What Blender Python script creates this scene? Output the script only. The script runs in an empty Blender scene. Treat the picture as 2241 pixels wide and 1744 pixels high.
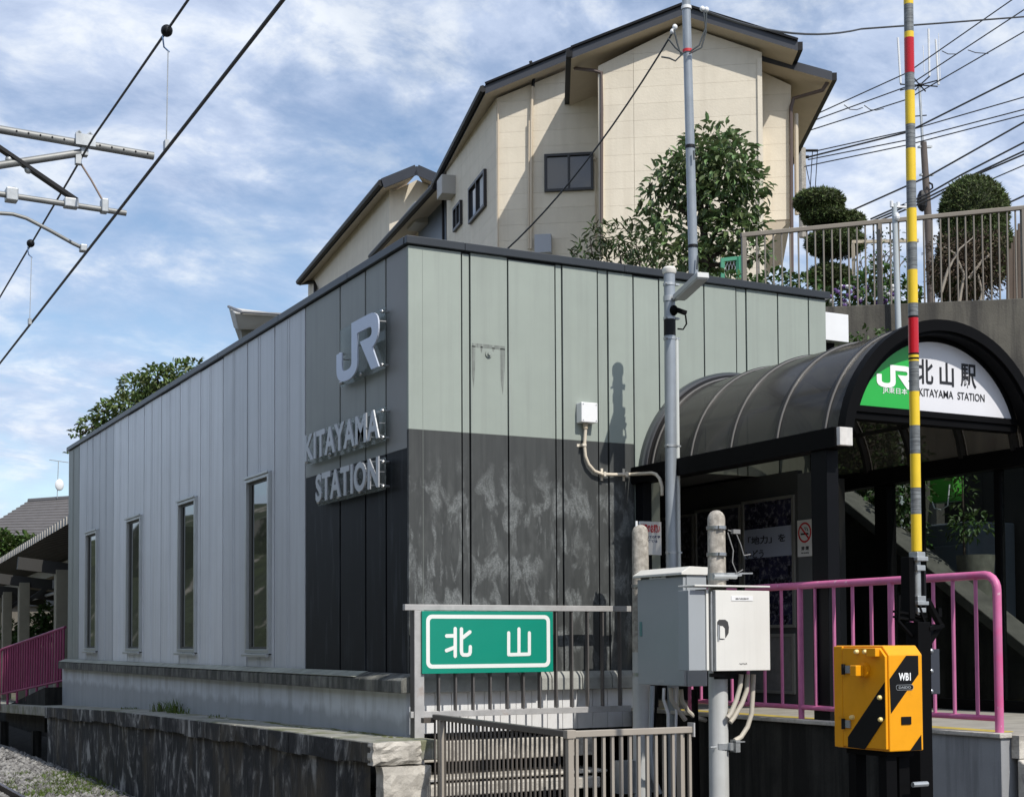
import bpy, bmesh, math, random
from mathutils import Vector, Matrix
random.seed(11)
sc = bpy.context.scene
R = math.radians

# ------------------------------------------------------------------ camera
# metres; the station's corner stands at (0,0), X runs along its sunlit front, Y along its track side
FPX, YAW, PIT, ROL, CY0, CX0 = 3193.04, 0.48098061, 0.04058708, -0.00504429, 1274.744, 1120.5
CAM = Vector((-5.265, -12.1, 0.65))
_F = Vector((math.sin(YAW)*math.cos(PIT), math.cos(YAW)*math.cos(PIT), math.sin(PIT)))
_R = Vector((math.cos(YAW), -math.sin(YAW), 0)); _U = _R.cross(_F)
_c, _s = math.cos(ROL), math.sin(ROL)
_R, _U = _R*_c + _U*_s, _U*_c - _R*_s
cd = bpy.data.cameras.new('camera'); cam = bpy.data.objects.new('camera', cd); sc.collection.objects.link(cam)
cd.sensor_width = 36; cd.sensor_fit = 'HORIZONTAL'; cd.lens = 36*FPX/2241
cd.shift_y = (CY0-872)/2241; cd.clip_start = .1; cd.clip_end = 3000
m = Matrix((( _R.x,_U.x,-_F.x,CAM.x),(_R.y,_U.y,-_F.y,CAM.y),(_R.z,_U.z,-_F.z,CAM.z),(0,0,0,1)))
cam.matrix_world = m
sc.camera = cam
sc.render.resolution_x, sc.render.resolution_y = 1024, 796

# ------------------------------------------------------------------ sun, sky, exposure
SUN = Vector((-.14, 1, -1.09)).normalized()            # the way sunlight travels
sl = bpy.data.lights.new('sun', 'SUN'); sl.energy = 4.2; sl.angle = R(.53); sl.color = (1, .955, .88)
so = bpy.data.objects.new('sun', sl); sc.collection.objects.link(so)
so.rotation_euler = SUN.to_track_quat('-Z', 'Y').to_euler(); so.location = (0, -20, 30)
w = bpy.data.worlds.new('World'); sc.world = w; w.use_nodes = True
nt = w.node_tree; nt.nodes.clear()
def NN(nt, typ, **kw):
    n = nt.nodes.new(typ)
    for k, v in kw.items():
        if k.startswith('i_'):
            key = k[2:]; key = int(key) if key.isdigit() else key
            s = n.inputs[key]
            if isinstance(v, bpy.types.NodeSocket): nt.links.new(v, s)
            else: s.default_value = v
        else: setattr(n, k, v)
    return n
def MATH(nt, op, a, b=None, clamp=False):
    n = nt.nodes.new('ShaderNodeMath'); n.operation = op; n.use_clamp = clamp
    for i, v in enumerate((a, b)):
        if v is None: continue
        if isinstance(v, bpy.types.NodeSocket): nt.links.new(v, n.inputs[i])
        else: n.inputs[i].default_value = v
    return n.outputs[0]
def RAMP(nt, fac, stops, interp='LINEAR'):
    n = nt.nodes.new('ShaderNodeValToRGB'); n.color_ramp.interpolation = interp
    e = n.color_ramp.elements
    while len(e) < len(stops): e.new(.5)
    for el, (p, c) in zip(e, stops):
        el.position = p; el.color = c if len(c) == 4 else (*c, 1)
    nt.links.new(fac, n.inputs[0]); return n.outputs[0]
def MIX(nt, fac, a, b, blend='MIX'):
    n = nt.nodes.new('ShaderNodeMix'); n.data_type = 'RGBA'; n.blend_type = blend
    for s, v in ((n.inputs[0], fac), (n.inputs[6], a), (n.inputs[7], b)):
        if isinstance(v, bpy.types.NodeSocket): nt.links.new(v, s)
        else: s.default_value = v if not isinstance(v, tuple) else ((*v, 1) if len(v) == 3 else v)
    return n.outputs[2]
sky = NN(nt, 'ShaderNodeTexSky', sky_type='NISHITA', sun_disc=False, sun_elevation=R(47.2), sun_rotation=R(172),
         altitude=60, air_density=1.0, dust_density=.6, ozone_density=1.6)
tc = NN(nt, 'ShaderNodeTexCoord'); sp = NN(nt, 'ShaderNodeSeparateXYZ', i_0=tc.outputs['Generated'])
zz = MATH(nt, 'ADD', MATH(nt, 'MAXIMUM', sp.outputs[2], 0.0), .30)
cu = NN(nt, 'ShaderNodeCombineXYZ', i_0=MATH(nt, 'DIVIDE', sp.outputs[0], zz), i_1=MATH(nt, 'DIVIDE', sp.outputs[1], zz), i_2=.3)
mp = NN(nt, 'ShaderNodeMapping', i_0=cu.outputs[0], i_1=(3.1, 1.7, 0), i_2=(0, 0, R(-27)), i_3=(1.0, 1.25, 1))
n1 = NN(nt, 'ShaderNodeTexNoise', i_Vector=mp.outputs[0], i_Scale=2.3, i_Detail=10.0, i_Roughness=.60, i_Distortion=.12)
n2 = NN(nt, 'ShaderNodeTexNoise', i_Vector=mp.outputs[0], i_Scale=6.5, i_Detail=9.0, i_Roughness=.62, i_Distortion=.25)
n3 = NN(nt, 'ShaderNodeTexNoise', i_Vector=mp.outputs[0], i_Scale=.8, i_Detail=3.0, i_Roughness=.5)
cl = MATH(nt, 'ADD', MATH(nt, 'MULTIPLY', n1.outputs[0], .62), MATH(nt, 'ADD', MATH(nt, 'MULTIPLY', n2.outputs[0], .23), MATH(nt, 'MULTIPLY', n3.outputs[0], .25)))
fac = RAMP(nt, cl, [(.425, (.08,)*3), (.495, (.42,)*3), (.545, (.80,)*3), (.61, (1,)*3)])
ccol = RAMP(nt, n2.outputs[0], [(.34, (3.2, 3.9, 5.4)), (.50, (4.3, 5.0, 6.4)), (.62, (6.1, 6.5, 7.1))])
col = MIX(nt, fac, sky.outputs[0], ccol)
bg = NN(nt, 'ShaderNodeBackground', i_Color=col, i_Strength=.145)
NN(nt, 'ShaderNodeOutputWorld', i_Surface=bg.outputs[0])
sc.view_settings.view_transform = 'Standard'; sc.view_settings.look = 'None'
sc.view_settings.exposure = 0; sc.view_settings.gamma = 1; sc.view_settings.use_curve_mapping = False
sc.cycles.use_denoising = True
sc.cycles.max_bounces = 8; sc.cycles.transparent_max_bounces = 24
sc.cycles.sample_clamp_indirect = 6

# ------------------------------------------------------------------ surveying helpers: a sight line of the photograph met with a plane of the place
def ray(px, py): return _F + _R*((px-CX0)/FPX) - _U*((py-CY0)/FPX)
def onX(px, py, X): d = ray(px, py); return CAM + d*((X-CAM.x)/d.x)
def onY(px, py, Y): d = ray(px, py); return CAM + d*((Y-CAM.y)/d.y)
def onZ(px, py, Z): d = ray(px, py); return CAM + d*((Z-CAM.z)/d.z)
def onP(px, py, p, n): d = ray(px, py); return CAM + d*((p-CAM).dot(n)/d.dot(n))
def far(px, py, dist): return CAM + ray(px, py)*dist

# ------------------------------------------------------------------ mesh helpers
V = Vector
ORG = {}
def link(o): sc.collection.objects.link(o); return o
class MB:
    def __init__(s): s.v = []; s.f = []; s.m = []; s.cur = 0
    def add(s, vs, fs):
        b = len(s.v); s.v += [V(p) for p in vs]
        for f in fs: s.f.append([b+i for i in f]); s.m.append(s.cur)
        return s
    def hexa(s, p):      # 8 points: bottom ring 0-3, top ring 4-7
        return s.add(p, [(3,2,1,0),(4,5,6,7),(0,1,5,4),(1,2,6,5),(2,3,7,6),(3,0,4,7)])
    def box(s, x0, x1, y0, y1, z0, z1):
        return s.hexa([(x0,y0,z0),(x1,y0,z0),(x1,y1,z0),(x0,y1,z0),(x0,y0,z1),(x1,y0,z1),(x1,y1,z1),(x0,y1,z1)])
    def obox(s, c, a, b, d):   # centre and three half vectors
        c, a, b, d = V(c), V(a), V(b), V(d)
        return s.hexa([c-a-b-d, c+a-b-d, c+a+b-d, c-a+b-d, c-a-b+d, c+a-b+d, c+a+b+d, c-a+b+d])
    def bar(s, p, q, wx, wz, up=(0,0,1)):   # rectangular bar between two points
        p, q = V(p), V(q); d = (q-p).normalized(); side = d.cross(V(up)).normalized(); u = side.cross(d).normalized()
        return s.obox((p+q)/2, (q-p)/2, side*wx/2, u*wz/2)
    def prism(s, poly, ext):
        n = len(poly); e = V(ext); poly = [V(p) for p in poly]
        return s.add(poly+[p+e for p in poly], [tuple(range(n))[::-1], tuple(range(n, 2*n))]+[(i,(i+1)%n,n+(i+1)%n,n+i) for i in range(n)])
    def tube(s, pts, r, n=8, caps=True):
        pts = [V(p) for p in pts]; k = len(pts); rs = r if isinstance(r, (list, tuple)) else [r]*k
        t0 = (pts[1]-pts[0]).normalized(); ref = V((0,0,1)) if abs(t0.z) < .9 else V((1,0,0))
        a = t0.cross(ref).normalized(); vs = []
        for i, p in enumerate(pts):
            if i == 0: t = t0
            elif i == k-1: t = (pts[i]-pts[i-1]).normalized()
            else: t = ((pts[i+1]-pts[i]).normalized()+(pts[i]-pts[i-1]).normalized()).normalized()
            a = (a - t*a.dot(t)).normalized(); b = t.cross(a)
            for j in range(n):
                th = 2*math.pi*j/n; vs.append(p+(a*math.cos(th)+b*math.sin(th))*rs[i])
        fs = [(i*n+j, i*n+(j+1)%n, (i+1)*n+(j+1)%n, (i+1)*n+j) for i in range(k-1) for j in range(n)]
        if caps: fs += [tuple(range(n))[::-1], tuple(range((k-1)*n, k*n))]
        return s.add(vs, fs)
    def cyl(s, p, q, r, n=12): return s.tube([p, q], r, n)
    def ball(s, c, rx, ry=None, rz=None, nu=12, nv=8, jit=0):
        ry = ry or rx; rz = rz or rx; c = V(c); vs = [c+V((0,0,-rz))]
        for i in range(1, nv):
            ph = -math.pi/2+math.pi*i/nv
            for j in range(nu):
                th = 2*math.pi*j/nu; q = 1+random.uniform(-jit, jit)
                vs.append(c+V((rx*math.cos(ph)*math.cos(th)*q, ry*math.cos(ph)*math.sin(th)*q, rz*math.sin(ph)*q)))
        vs.append(c+V((0,0,rz))); fs = [(0, 1+(j+1)%nu, 1+j) for j in range(nu)]
        for i in range(nv-2):
            for j in range(nu): fs.append((1+i*nu+j, 1+i*nu+(j+1)%nu, 1+(i+1)*nu+(j+1)%nu, 1+(i+1)*nu+j))
        L = len(vs)-1; b = 1+(nv-2)*nu
        fs += [(b+j, b+(j+1)%nu, L) for j in range(nu)]
        return s.add(vs, fs)
    def strip(s, ptsA, ptsB):
        n = len(ptsA); return s.add(list(ptsA)+list(ptsB), [(i, i+1, n+i+1, n+i) for i in range(n-1)])
    def build(s, name, mats, parent=None, smooth=False, bevel=0, label=None):
        org = ORG[parent] if parent else V((sum(p.x for p in s.v)/len(s.v), sum(p.y for p in s.v)/len(s.v), min(p.z for p in s.v)))
        me = bpy.data.meshes.new(name); me.from_pydata([p-org for p in s.v], [], s.f); me.update()
        mats = mats if isinstance(mats, (list, tuple)) else [mats]
        for mt in mats: me.materials.append(mt)
        if len(mats) > 1: me.polygons.foreach_set('material_index', s.m)
        if smooth:
            me.polygons.foreach_set('use_smooth', [True]*len(me.polygons))
            try: me.set_sharp_from_angle(angle=R(40))
            except Exception: pass
        o = link(bpy.data.objects.new(name, me)); ORG[o] = org
        if parent: o.parent = parent
        else: o.location = org
        if bevel:
            bv = o.modifiers.new('bevel', 'BEVEL'); bv.width = bevel; bv.segments = 2; bv.limit_method = 'ANGLE'; bv.angle_limit = R(35)
        if label: o['label'] = label
        return o
def fixn(o):    # outward normals for the prisms that need it
    b = bmesh.new(); b.from_mesh(o.data); bmesh.ops.recalc_face_normals(b, faces=b.faces); b.to_mesh(o.data); b.free(); return o
def tag(o, label, cat, group=None, kind=None):
    o['label'] = label; o['category'] = cat
    if group: o['group'] = group
    if kind: o['kind'] = kind
    return o
def struct(o, kind='structure', label=None):
    o['kind'] = kind
    if label: o['label'] = label
    return o
def thing(name, loc, label, cat, group=None):
    o = link(bpy.data.objects.new(name, None)); o.location = loc; ORG[o] = V(loc); o.empty_display_size = .2
    return tag(o, label, cat, group)
def inst(src, name, parent, off):      # another piece that shares src's mesh, moved by off
    o = link(bpy.data.objects.new(name, src.data)); o.parent = parent; o.location = src.location+V(off); ORG[o] = ORG[parent]
    for md in src.modifiers:
        if md.type == 'BEVEL':
            bv = o.modifiers.new('bevel', 'BEVEL'); bv.width = md.width; bv.segments = 2; bv.limit_method = 'ANGLE'; bv.angle_limit = md.angle_limit
    return o
def arc(cx, cz, r, a0, a1, n): return [(cx+r*math.cos(R(a0+(a1-a0)*i/n)), cz+r*math.sin(R(a0+(a1-a0)*i/n))) for i in range(n+1)]
def rrect(x0, x1, y0, y1, r, n=5):
    return arc(x1-r, y1-r, r, 0, 90, n)+arc(x0+r, y1-r, r, 90, 180, n)+arc(x0+r, y0+r, r, 180, 270, n)+arc(x1-r, y0+r, r, 270, 360, n)
def stroke2d(pts, w, cap=6):    # outline of a round-capped pen stroke
    pts = [V((p[0], p[1])) for p in pts]; L = []; Rr = []
    for i, p in enumerate(pts):
        if i == 0: t = (pts[1]-p).normalized(); sc_ = 1
        elif i == len(pts)-1: t = (p-pts[i-1]).normalized(); sc_ = 1
        else:
            a = (p-pts[i-1]).normalized(); b = (pts[i+1]-p).normalized(); t = (a+b).normalized(); sc_ = 1/max(.5, t.dot(b))
        nrm = V((-t.y, t.x)); L.append(p+nrm*w/2*sc_); Rr.append(p-nrm*w/2*sc_)
    out = list(Rr)
    if cap:
        t = (pts[-1]-pts[-2]).normalized(); a0 = math.degrees(math.atan2(t.y, t.x))-90
        out += [V(q) for q in arc(pts[-1].x, pts[-1].y, w/2, a0, a0+180, cap)[1:-1]]
    out += L[::-1]
    if cap:
        t = (pts[0]-pts[1]).normalized(); a0 = math.degrees(math.atan2(t.y, t.x))-90
        out += [V(q) for q in arc(pts[0].x, pts[0].y, w/2, a0, a0+180, cap)[1:-1]]
    return out
def qarc(p, q, c, n=6):   # corner from p to q bent at c
    p, q, c = V(p), V(q), V(c); return [((1-t)**2)*p+2*t*(1-t)*c+t*t*q for t in [i/n for i in range(n+1)]]
_tc = {}
def text2mesh(body, bold=0.0, shear=0):
    cu = bpy.data.curves.new('t', 'FONT'); cu.body = body; cu.offset = bold; cu.resolution_u = 4; cu.shear = shear
    o = bpy.data.objects.new('t', cu); sc.collection.objects.link(o); bpy.context.view_layer.update()
    me = bpy.data.meshes.new_from_object(o.evaluated_get(bpy.context.evaluated_depsgraph_get()))
    vs = [v.co.copy() for v in me.vertices]; fs = [tuple(p.vertices) for p in me.polygons]
    bpy.data.objects.remove(o); bpy.data.curves.remove(cu); bpy.data.meshes.remove(me)
    return vs, fs
def put_text(mb, body, o, ax, ay, wid, hgt, depth=.002, bold=0.0, shear=0):
    """lettering fitted to wid x hgt, lower left at o, reading along ax, rising along ay"""
    o, ax, ay = V(o), V(ax).normalized(), V(ay).normalized(); nz = ax.cross(ay)
    vs, fs = text2mesh(body, bold, shear)
    x0 = min(v.x for v in vs); x1 = max(v.x for v in vs); y0 = min(v.y for v in vs); y1 = max(v.y for v in vs)
    k = len(vs)
    P = [o+ax*((v.x-x0)/(x1-x0)*wid)+ay*((v.y-y0)/(y1-y0)*hgt) for v in vs]
    from collections import Counter
    ed = Counter()
    for f in fs:
        for i in range(len(f)): ed[(f[i], f[(i+1) % len(f)])] += 1
    F = [tuple(i+k for i in f) for f in fs]
    F += [(b, a, a+k, b+k)[::-1] for (a, b) in ed if (b, a) not in ed]
    mb.add(P+[p+nz*depth for p in P], F)
    return mb

# ------------------------------------------------------------------ materials
MT = {}
def mat(name, col, rough=.6, metal=0.0, var=0.0, vs=3.0, bump=0.0, bs=40.0, streak=None, sk=(9, 9, .5), samt=.6, slo=.48, shi=.68,
        patch=None, ps=1.6, pamt=.6, plo=.52, phi=.62, spec=.5, coat=0.0, rvar=0.0, island=0.0, trans=0.0, tone=0.0):
    if name in MT: return MT[name]
    m = bpy.data.materials.new(name); m.use_nodes = True; nt = m.node_tree; bs_ = nt.nodes['Principled BSDF']; MT[name] = m
    c4 = (*col, 1); tc = NN(nt, 'ShaderNodeTexCoord'); ob = tc.outputs['Object']; cur = None
    if var:
        n = NN(nt, 'ShaderNodeTexNoise', i_Vector=ob, i_Scale=vs, i_Detail=6.0, i_Roughness=.6)
        cur = MIX(nt, RAMP(nt, n.outputs[0], [(.3, (0,)*3), (.7, (1,)*3)]), tuple(c*(1-var) for c in col), tuple(min(1, c*(1+var)) for c in col))
    if patch:
        n = NN(nt, 'ShaderNodeTexNoise', i_Vector=ob, i_Scale=ps, i_Detail=8.0, i_Roughness=.65, i_Distortion=.3)
        f = MATH(nt, 'MULTIPLY', RAMP(nt, n.outputs[0], [(plo, (0,)*3), (phi, (1,)*3)]), pamt)
        cur = MIX(nt, f, cur or c4, patch)
    if streak:
        mp = NN(nt, 'ShaderNodeMapping', i_0=ob, i_3=sk)
        n = NN(nt, 'ShaderNodeTexNoise', i_Vector=mp.outputs[0], i_Scale=1.0, i_Detail=5.0, i_Roughness=.62)
        f = MATH(nt, 'MULTIPLY', RAMP(nt, n.outputs[0], [(slo, (0,)*3), (shi, (1,)*3)]), samt)
        cur = MIX(nt, f, cur or c4, streak)
    if island:
        g = NN(nt, 'ShaderNodeNewGeometry'); hs = NN(nt, 'ShaderNodeHueSaturation', i_Color=cur or c4)
        nt.links.new(MATH(nt, 'ADD', MATH(nt, 'MULTIPLY', g.outputs['Random Per Island'], 2*island), 1-island), hs.inputs['Value'])
        nt.links.new(MATH(nt, 'ADD', MATH(nt, 'MULTIPLY', g.outputs['Random Per Island'], .06), .47), hs.inputs['Hue'])
        cur = hs.outputs[0]
    if tone:     # each panel left the works a shade different
        hs = NN(nt, 'ShaderNodeHueSaturation', i_Color=cur or c4); oi = NN(nt, 'ShaderNodeObjectInfo')
        nt.links.new(MATH(nt, 'ADD', MATH(nt, 'MULTIPLY', oi.outputs['Random'], 2*tone), 1-tone), hs.inputs['Value']); cur = hs.outputs[0]
    if cur is None: bs_.inputs['Base Color'].default_value = c4
    else: nt.links.new(cur, bs_.inputs['Base Color'])
    bs_.inputs['Roughness'].default_value = rough; bs_.inputs['Metallic'].default_value = metal
    bs_.inputs['Specular IOR Level'].default_value = spec
    if coat: bs_.inputs['Coat Weight'].default_value = coat; bs_.inputs['Coat Roughness'].default_value = .12
    if rvar:
        n = NN(nt, 'ShaderNodeTexNoise', i_Vector=ob, i_Scale=vs*2.3, i_Detail=5.0)
        nt.links.new(MATH(nt, 'ADD', MATH(nt, 'MULTIPLY', n.outputs[0], rvar*2), rough-rvar, True), bs_.inputs['Roughness'])
    if bump:
        n = NN(nt, 'ShaderNodeTexNoise', i_Vector=ob, i_Scale=bs, i_Detail=4.0, i_Roughness=.6)
        b = NN(nt, 'ShaderNodeBump', i_Strength=bump, i_Distance=.01, i_Height=n.outputs[0])
        nt.links.new(b.outputs[0], bs_.inputs['Normal'])
    if trans:
        tr = NN(nt, 'ShaderNodeBsdfTranslucent'); nt.links.new(cur, tr.inputs[0]) if cur else None
        mx = NN(nt, 'ShaderNodeMixShader', i_0=trans, i_1=bs_.outputs[0], i_2=tr.outputs[0])
        nt.links.new(mx.outputs[0], nt.nodes['Material Output'].inputs[0])
    return m
def glassy(name, tint, see, rough=.08, base=(.02, .02, .02), diff=.0):
    """thin pane: part of the light passes straight through, the rest meets a smooth tinted skin"""
    m = bpy.data.materials.new(name); m.use_nodes = True; nt = m.node_tree; b = nt.nodes['Principled BSDF']; MT[name] = m
    b.inputs['Base Color'].default_value = (*base, 1); b.inputs['Roughness'].default_value = rough
    t = NN(nt, 'ShaderNodeBsdfTransparent', i_0=(*tint, 1))
    mx = NN(nt, 'ShaderNodeMixShader', i_0=see, i_1=b.outputs[0], i_2=t.outputs[0])
    nt.links.new(mx.outputs[0], nt.nodes['Material Output'].inputs[0]); return m
black = mat('black_metal', (.004, .004, .0045), .55, var=.15, spec=.06)
galv = mat('galvanised_steel', (.42, .44, .45), .42, metal=.55, var=.18, vs=9, rvar=.12)
steel = mat('bright_steel', (.55, .56, .57), .3, metal=.9, var=.1)
darksteel = mat('dark_steel', (.009, .0095, .011), .5, metal=.2, var=.2, spec=.3)
white_paint = mat('white_paint', (.74, .75, .76), .5, var=.04)
# ================================================================== THE SETTING
asphalt = mat('asphalt', (.05, .05, .052), .85, var=.25, vs=2, bump=.3, bs=120)
earth = mat('earth', (.10, .085, .06), .95, var=.3, vs=1.2, patch=(.05, .075, .025), ps=.5, pamt=.8)
conc = mat('concrete', (.30, .29, .27), .85, var=.18, vs=2.5, bump=.35, bs=70, streak=(.16, .15, .135), samt=.6)
conc_lit = mat('pale_concrete', (.46, .43, .38), .85, var=.22, vs=6, bump=.7, bs=45, patch=(.20, .185, .16), ps=7, pamt=.65)
conc_dark = mat('shade_stained_concrete', (.030, .029, .026), .85, var=.4, vs=3, bump=.6, bs=30, spec=.2, streak=(.008, .008, .0075), samt=.85, slo=.42, shi=.6)  # stained concrete, colour pushed near black to stand in for deep shade
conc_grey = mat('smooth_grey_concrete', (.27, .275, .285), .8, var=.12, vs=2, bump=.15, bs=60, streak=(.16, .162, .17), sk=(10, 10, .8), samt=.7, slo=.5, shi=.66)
def stained():
    m = bpy.data.materials.new('blackened_stained_concrete'); m.use_nodes = True; nt = m.node_tree; b = nt.nodes['Principled BSDF']
    ob = NN(nt, 'ShaderNodeTexCoord').outputs['Object']
    def st(sk, d=6.0, dist=.25): return NN(nt, 'ShaderNodeTexNoise', i_Vector=NN(nt, 'ShaderNodeMapping', i_0=ob, i_3=sk).outputs[0], i_Scale=1.0, i_Detail=d, i_Roughness=.65, i_Distortion=dist).outputs[0]
    c = RAMP(nt, st((3, 3.0, 1.7), 9.0, .9), [(.40, (.004, .005, .007)), (.48, (.016, .018, .022)), (.535, (.075, .075, .078)), (.62, (.36, .36, .355))])
    c = MIX(nt, RAMP(nt, st((1, .8, .25)), [(.47, (0,)*3), (.60, (.75,)*3)]), c, (.085, .068, .042))
    c = MIX(nt, RAMP(nt, st((8, 7, .9), 8.0), [(.58, (0,)*3), (.70, (.8,)*3)]), c, (.36, .36, .35))
    c = MIX(nt, RAMP(nt, st((2.2, 2.2, 2.2), 8.0, .8), [(.52, (0,)*3), (.58, (.8,)*3)]), c, (.011, .012, .014))
    sep = NN(nt, 'ShaderNodeTexNoise', i_Vector=ob, i_Scale=2.2, i_Detail=7.0, i_Roughness=.6); c = MIX(nt, RAMP(nt, sep.outputs[0], [(.46, (0,)*3), (.60, (.55,)*3)]), c, (.012, .013, .016))
    nt.links.new(c, b.inputs['Base Color']); b.inputs['Roughness'].default_value = .8
    bp = NN(nt, 'ShaderNodeBump', i_Strength=.6, i_Distance=.02, i_Height=st((9, 9, 5), 6.0)); nt.links.new(bp.outputs[0], b.inputs['Normal'])
    return m
stain = stained()
ledge_mat = mat('weathered_ledge_concrete', (.27, .265, .23), .9, var=.3, vs=5, bump=.6, bs=45, patch=(.12, .13, .045), ps=2.2, pamt=.65, plo=.5, phi=.6)
# ground sheet to the horizon, the lane in front, the track bed
struct(MB().add([(-1500,-1500,-1.62),(1500,-1500,-1.62),(1500,1500,-1.62),(-1500,1500,-1.62)], [(0,1,2,3)]).build('ground', earth))
struct(MB().box(-.5, 30, -40, -.02, -1.6, -1.0).build('road', asphalt))
bed = mat('track_bed', (.17, .165, .155), .95, var=.35, vs=14, bump=.9, bs=35, patch=(.11, .075, .05), ps=1.3, pamt=.6)
mb = MB(); NY, NX = 60, 12
for i in range(NY+1):
    for j in range(NX+1):
        x = -.56-6.5*j/NX; y = -14+90*i/NY
        z = -1.45-.10*min(1, max(0, (-x-1.6)))+.03*math.sin(y*2.1+x*3)+.02*random.random()
        mb.v.append(V((x, y, z)))
mb.f = [(i*(NX+1)+j, i*(NX+1)+j+1, (i+1)*(NX+1)+j+1, (i+1)*(NX+1)+j) for i in range(NY) for j in range(NX)]; mb.m = [0]*len(mb.f)
struct(mb.build('track_bed', bed))
# loose ballast, uncountable
stone = mat('ballast_stone', (.17, .165, .16), .85, var=.25, vs=20, island=.65)
mb = MB()
for k in range(5200):
    x = -.62-2.0*random.random()**.9; y = 6+12.5*random.random(); r = random.uniform(.022, .055)
    if -2.06 < x < -1.94: continue
    z = -1.43-.10*min(1, max(0, (-x-1.6)))+r*.35
    a = random.random()*6.28; c, s = math.cos(a), math.sin(a); P = []
    for (u, v_, t) in ((1,0,0),(-1,0,0),(0,1,0),(0,-1,0),(0,0,.8),(0,0,-.8)):
        q = random.uniform(.6, 1.25)*r; P.append((x+(u*c-v_*s)*q*1.2, y+(u*s+v_*c)*q, z+t*q))
    mb.add(P, [(0,2,4),(2,1,4),(1,3,4),(3,0,4),(2,0,5),(1,2,5),(3,1,5),(0,3,5)])
g = struct(mb.build('ballast', stone), 'stuff', 'grey ballast stones heaped against the dark platform wall')
rail_mat = mat('rusty_rail', (.05, .035, .027), .6, metal=.4, var=.3, vs=10)
rail_top = mat('polished_rail_head', (.5, .5, .5), .25, metal=1.0)
for X in (-2.03, -3.1):
    t = thing('rail', (X, 10, -1.5), 'rusty running rail nearest the dark platform wall' if X > -2.5 else 'rusty running rail on the far side of the track', 'rail', 'rails of the track')
    prof = [(-.06,0),(.06,0),(.06,.012),(.012,.03),(.012,.1),(.03,.115),(.03,.138),(-.03,.138),(-.03,.115),(-.012,.1),(-.012,.03),(-.06,.012)]
    mb = MB().prism([(X+a, -14, -1.5+b) for a, b in prof], (0, 70, 0)); fixn(mb.build('rail_web', rail_mat, t))
    MB().box(X-.026, X+.026, -14, 56, -1.3615, -1.358).build('rail_head', rail_top, t)
# weeds on the ballast and along the ledge
grass = mat('weed_blades', (.10, .14, .025), .8, island=.4, trans=.3)
def blades(mb, x, y, z, n, h, sp):
    for _ in range(n):
        a = random.random()*6.28; l = h*random.uniform(.4, 1); bx = x+random.gauss(0, sp); by = y+random.gauss(0, sp*2); w_ = random.uniform(.003, .007)
        d = V((math.cos(a), math.sin(a), 0)); s_ = V((-d.y, d.x, 0))*w_; o = V((bx, by, z)); ln = random.uniform(.2, .9)
        m1 = o+d*l*ln*.35+V((0,0,l*.6)); tp = o+d*l*ln+V((0,0,l*random.uniform(.75, 1)))
        mb.add([o-s_, o+s_, m1+s_*.8, m1-s_*.8, tp], [(0,1,2,3),(3,2,4)])
mb = MB()
for k in range(200):
    p = onZ(random.gauss(150, 55), random.uniform(1693, 1744), -1.43)
    blades(mb, p.x, p.y, -1.44, 30, .10, .05)
struct(mb.build('track_weeds', grass), 'stuff', 'patchy green weeds growing through the ballast')

# platform strip along the track side: ledge slabs, blackened retaining wall, sunlit end blocks
LZ = [(-.62, -.19), (1.4, -.206), (5, -.25), (9.4, -.314), (16.4, -.50), (26, -.76), (60, -1.0)]
def lz(y):
    for (a, za), (b, zb) in zip(LZ, LZ[1:]):
        if y <= b: return za+(zb-za)*(y-a)/(b-a)
    return LZ[-1][1]
XE = -.585
plat = thing('platform_ledge', (-.3, 8, -1.5), 'narrow weathered concrete ledge above a blackened stained wall beside the track', 'platform'); plat['kind'] = 'structure'
ys = [-.6+i*1.0 for i in range(17)]+[17, 20, 30, 60]
for a, b in zip(ys, ys[1:]):
    j = random.uniform(-.012, .012); e = .006
    MB().hexa([(XE+j,a+e,lz(a)-.17),(.02,a+e,lz(a)-.17),(.02,b-e,lz(b)-.17),(XE+j,b-e,lz(b)-.17),
               (XE+j,a+e,lz(a)),(.02,a+e,lz(a)+.004),(.02,b-e,lz(b)+.004),(XE+j,b-e,lz(b))]).build('ledge_slab', [ledge_mat], plat, bevel=.012)
mb = MB(); W0 = 14.9
n = 60
for i in range(n):
    a = -.42+(W0+.42)*i/n; b = -.42+(W0+.42)*(i+1)/n
    mb.add([(-.545,a,-1.62),(-.545,b,-1.62),(-.545,b,lz(b)-.165),(-.545,a,lz(a)-.165)], [(3,2,1,0)])
mb.box(-.5445, 0, -.40, W0, -1.62, -.70)
mb.build('retaining_wall', stain, plat)
fc = MB()
n = 80
for i in range(n):      # rough render coat on the ledge edge and upper wall
    a = -.55+(W0+.5)*i/n; b = -.55+(W0+.5)*(i+1)/n; h1 = .185+.012*math.sin(a*1.7)+.010*math.sin(a*5.3)+.012*random.random()
    fc.box(-.60-.006*random.random(), -.55, a, b, lz(a)-h1, lz(a)-.012)
fc.build('edge_render', stain, plat)
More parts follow.
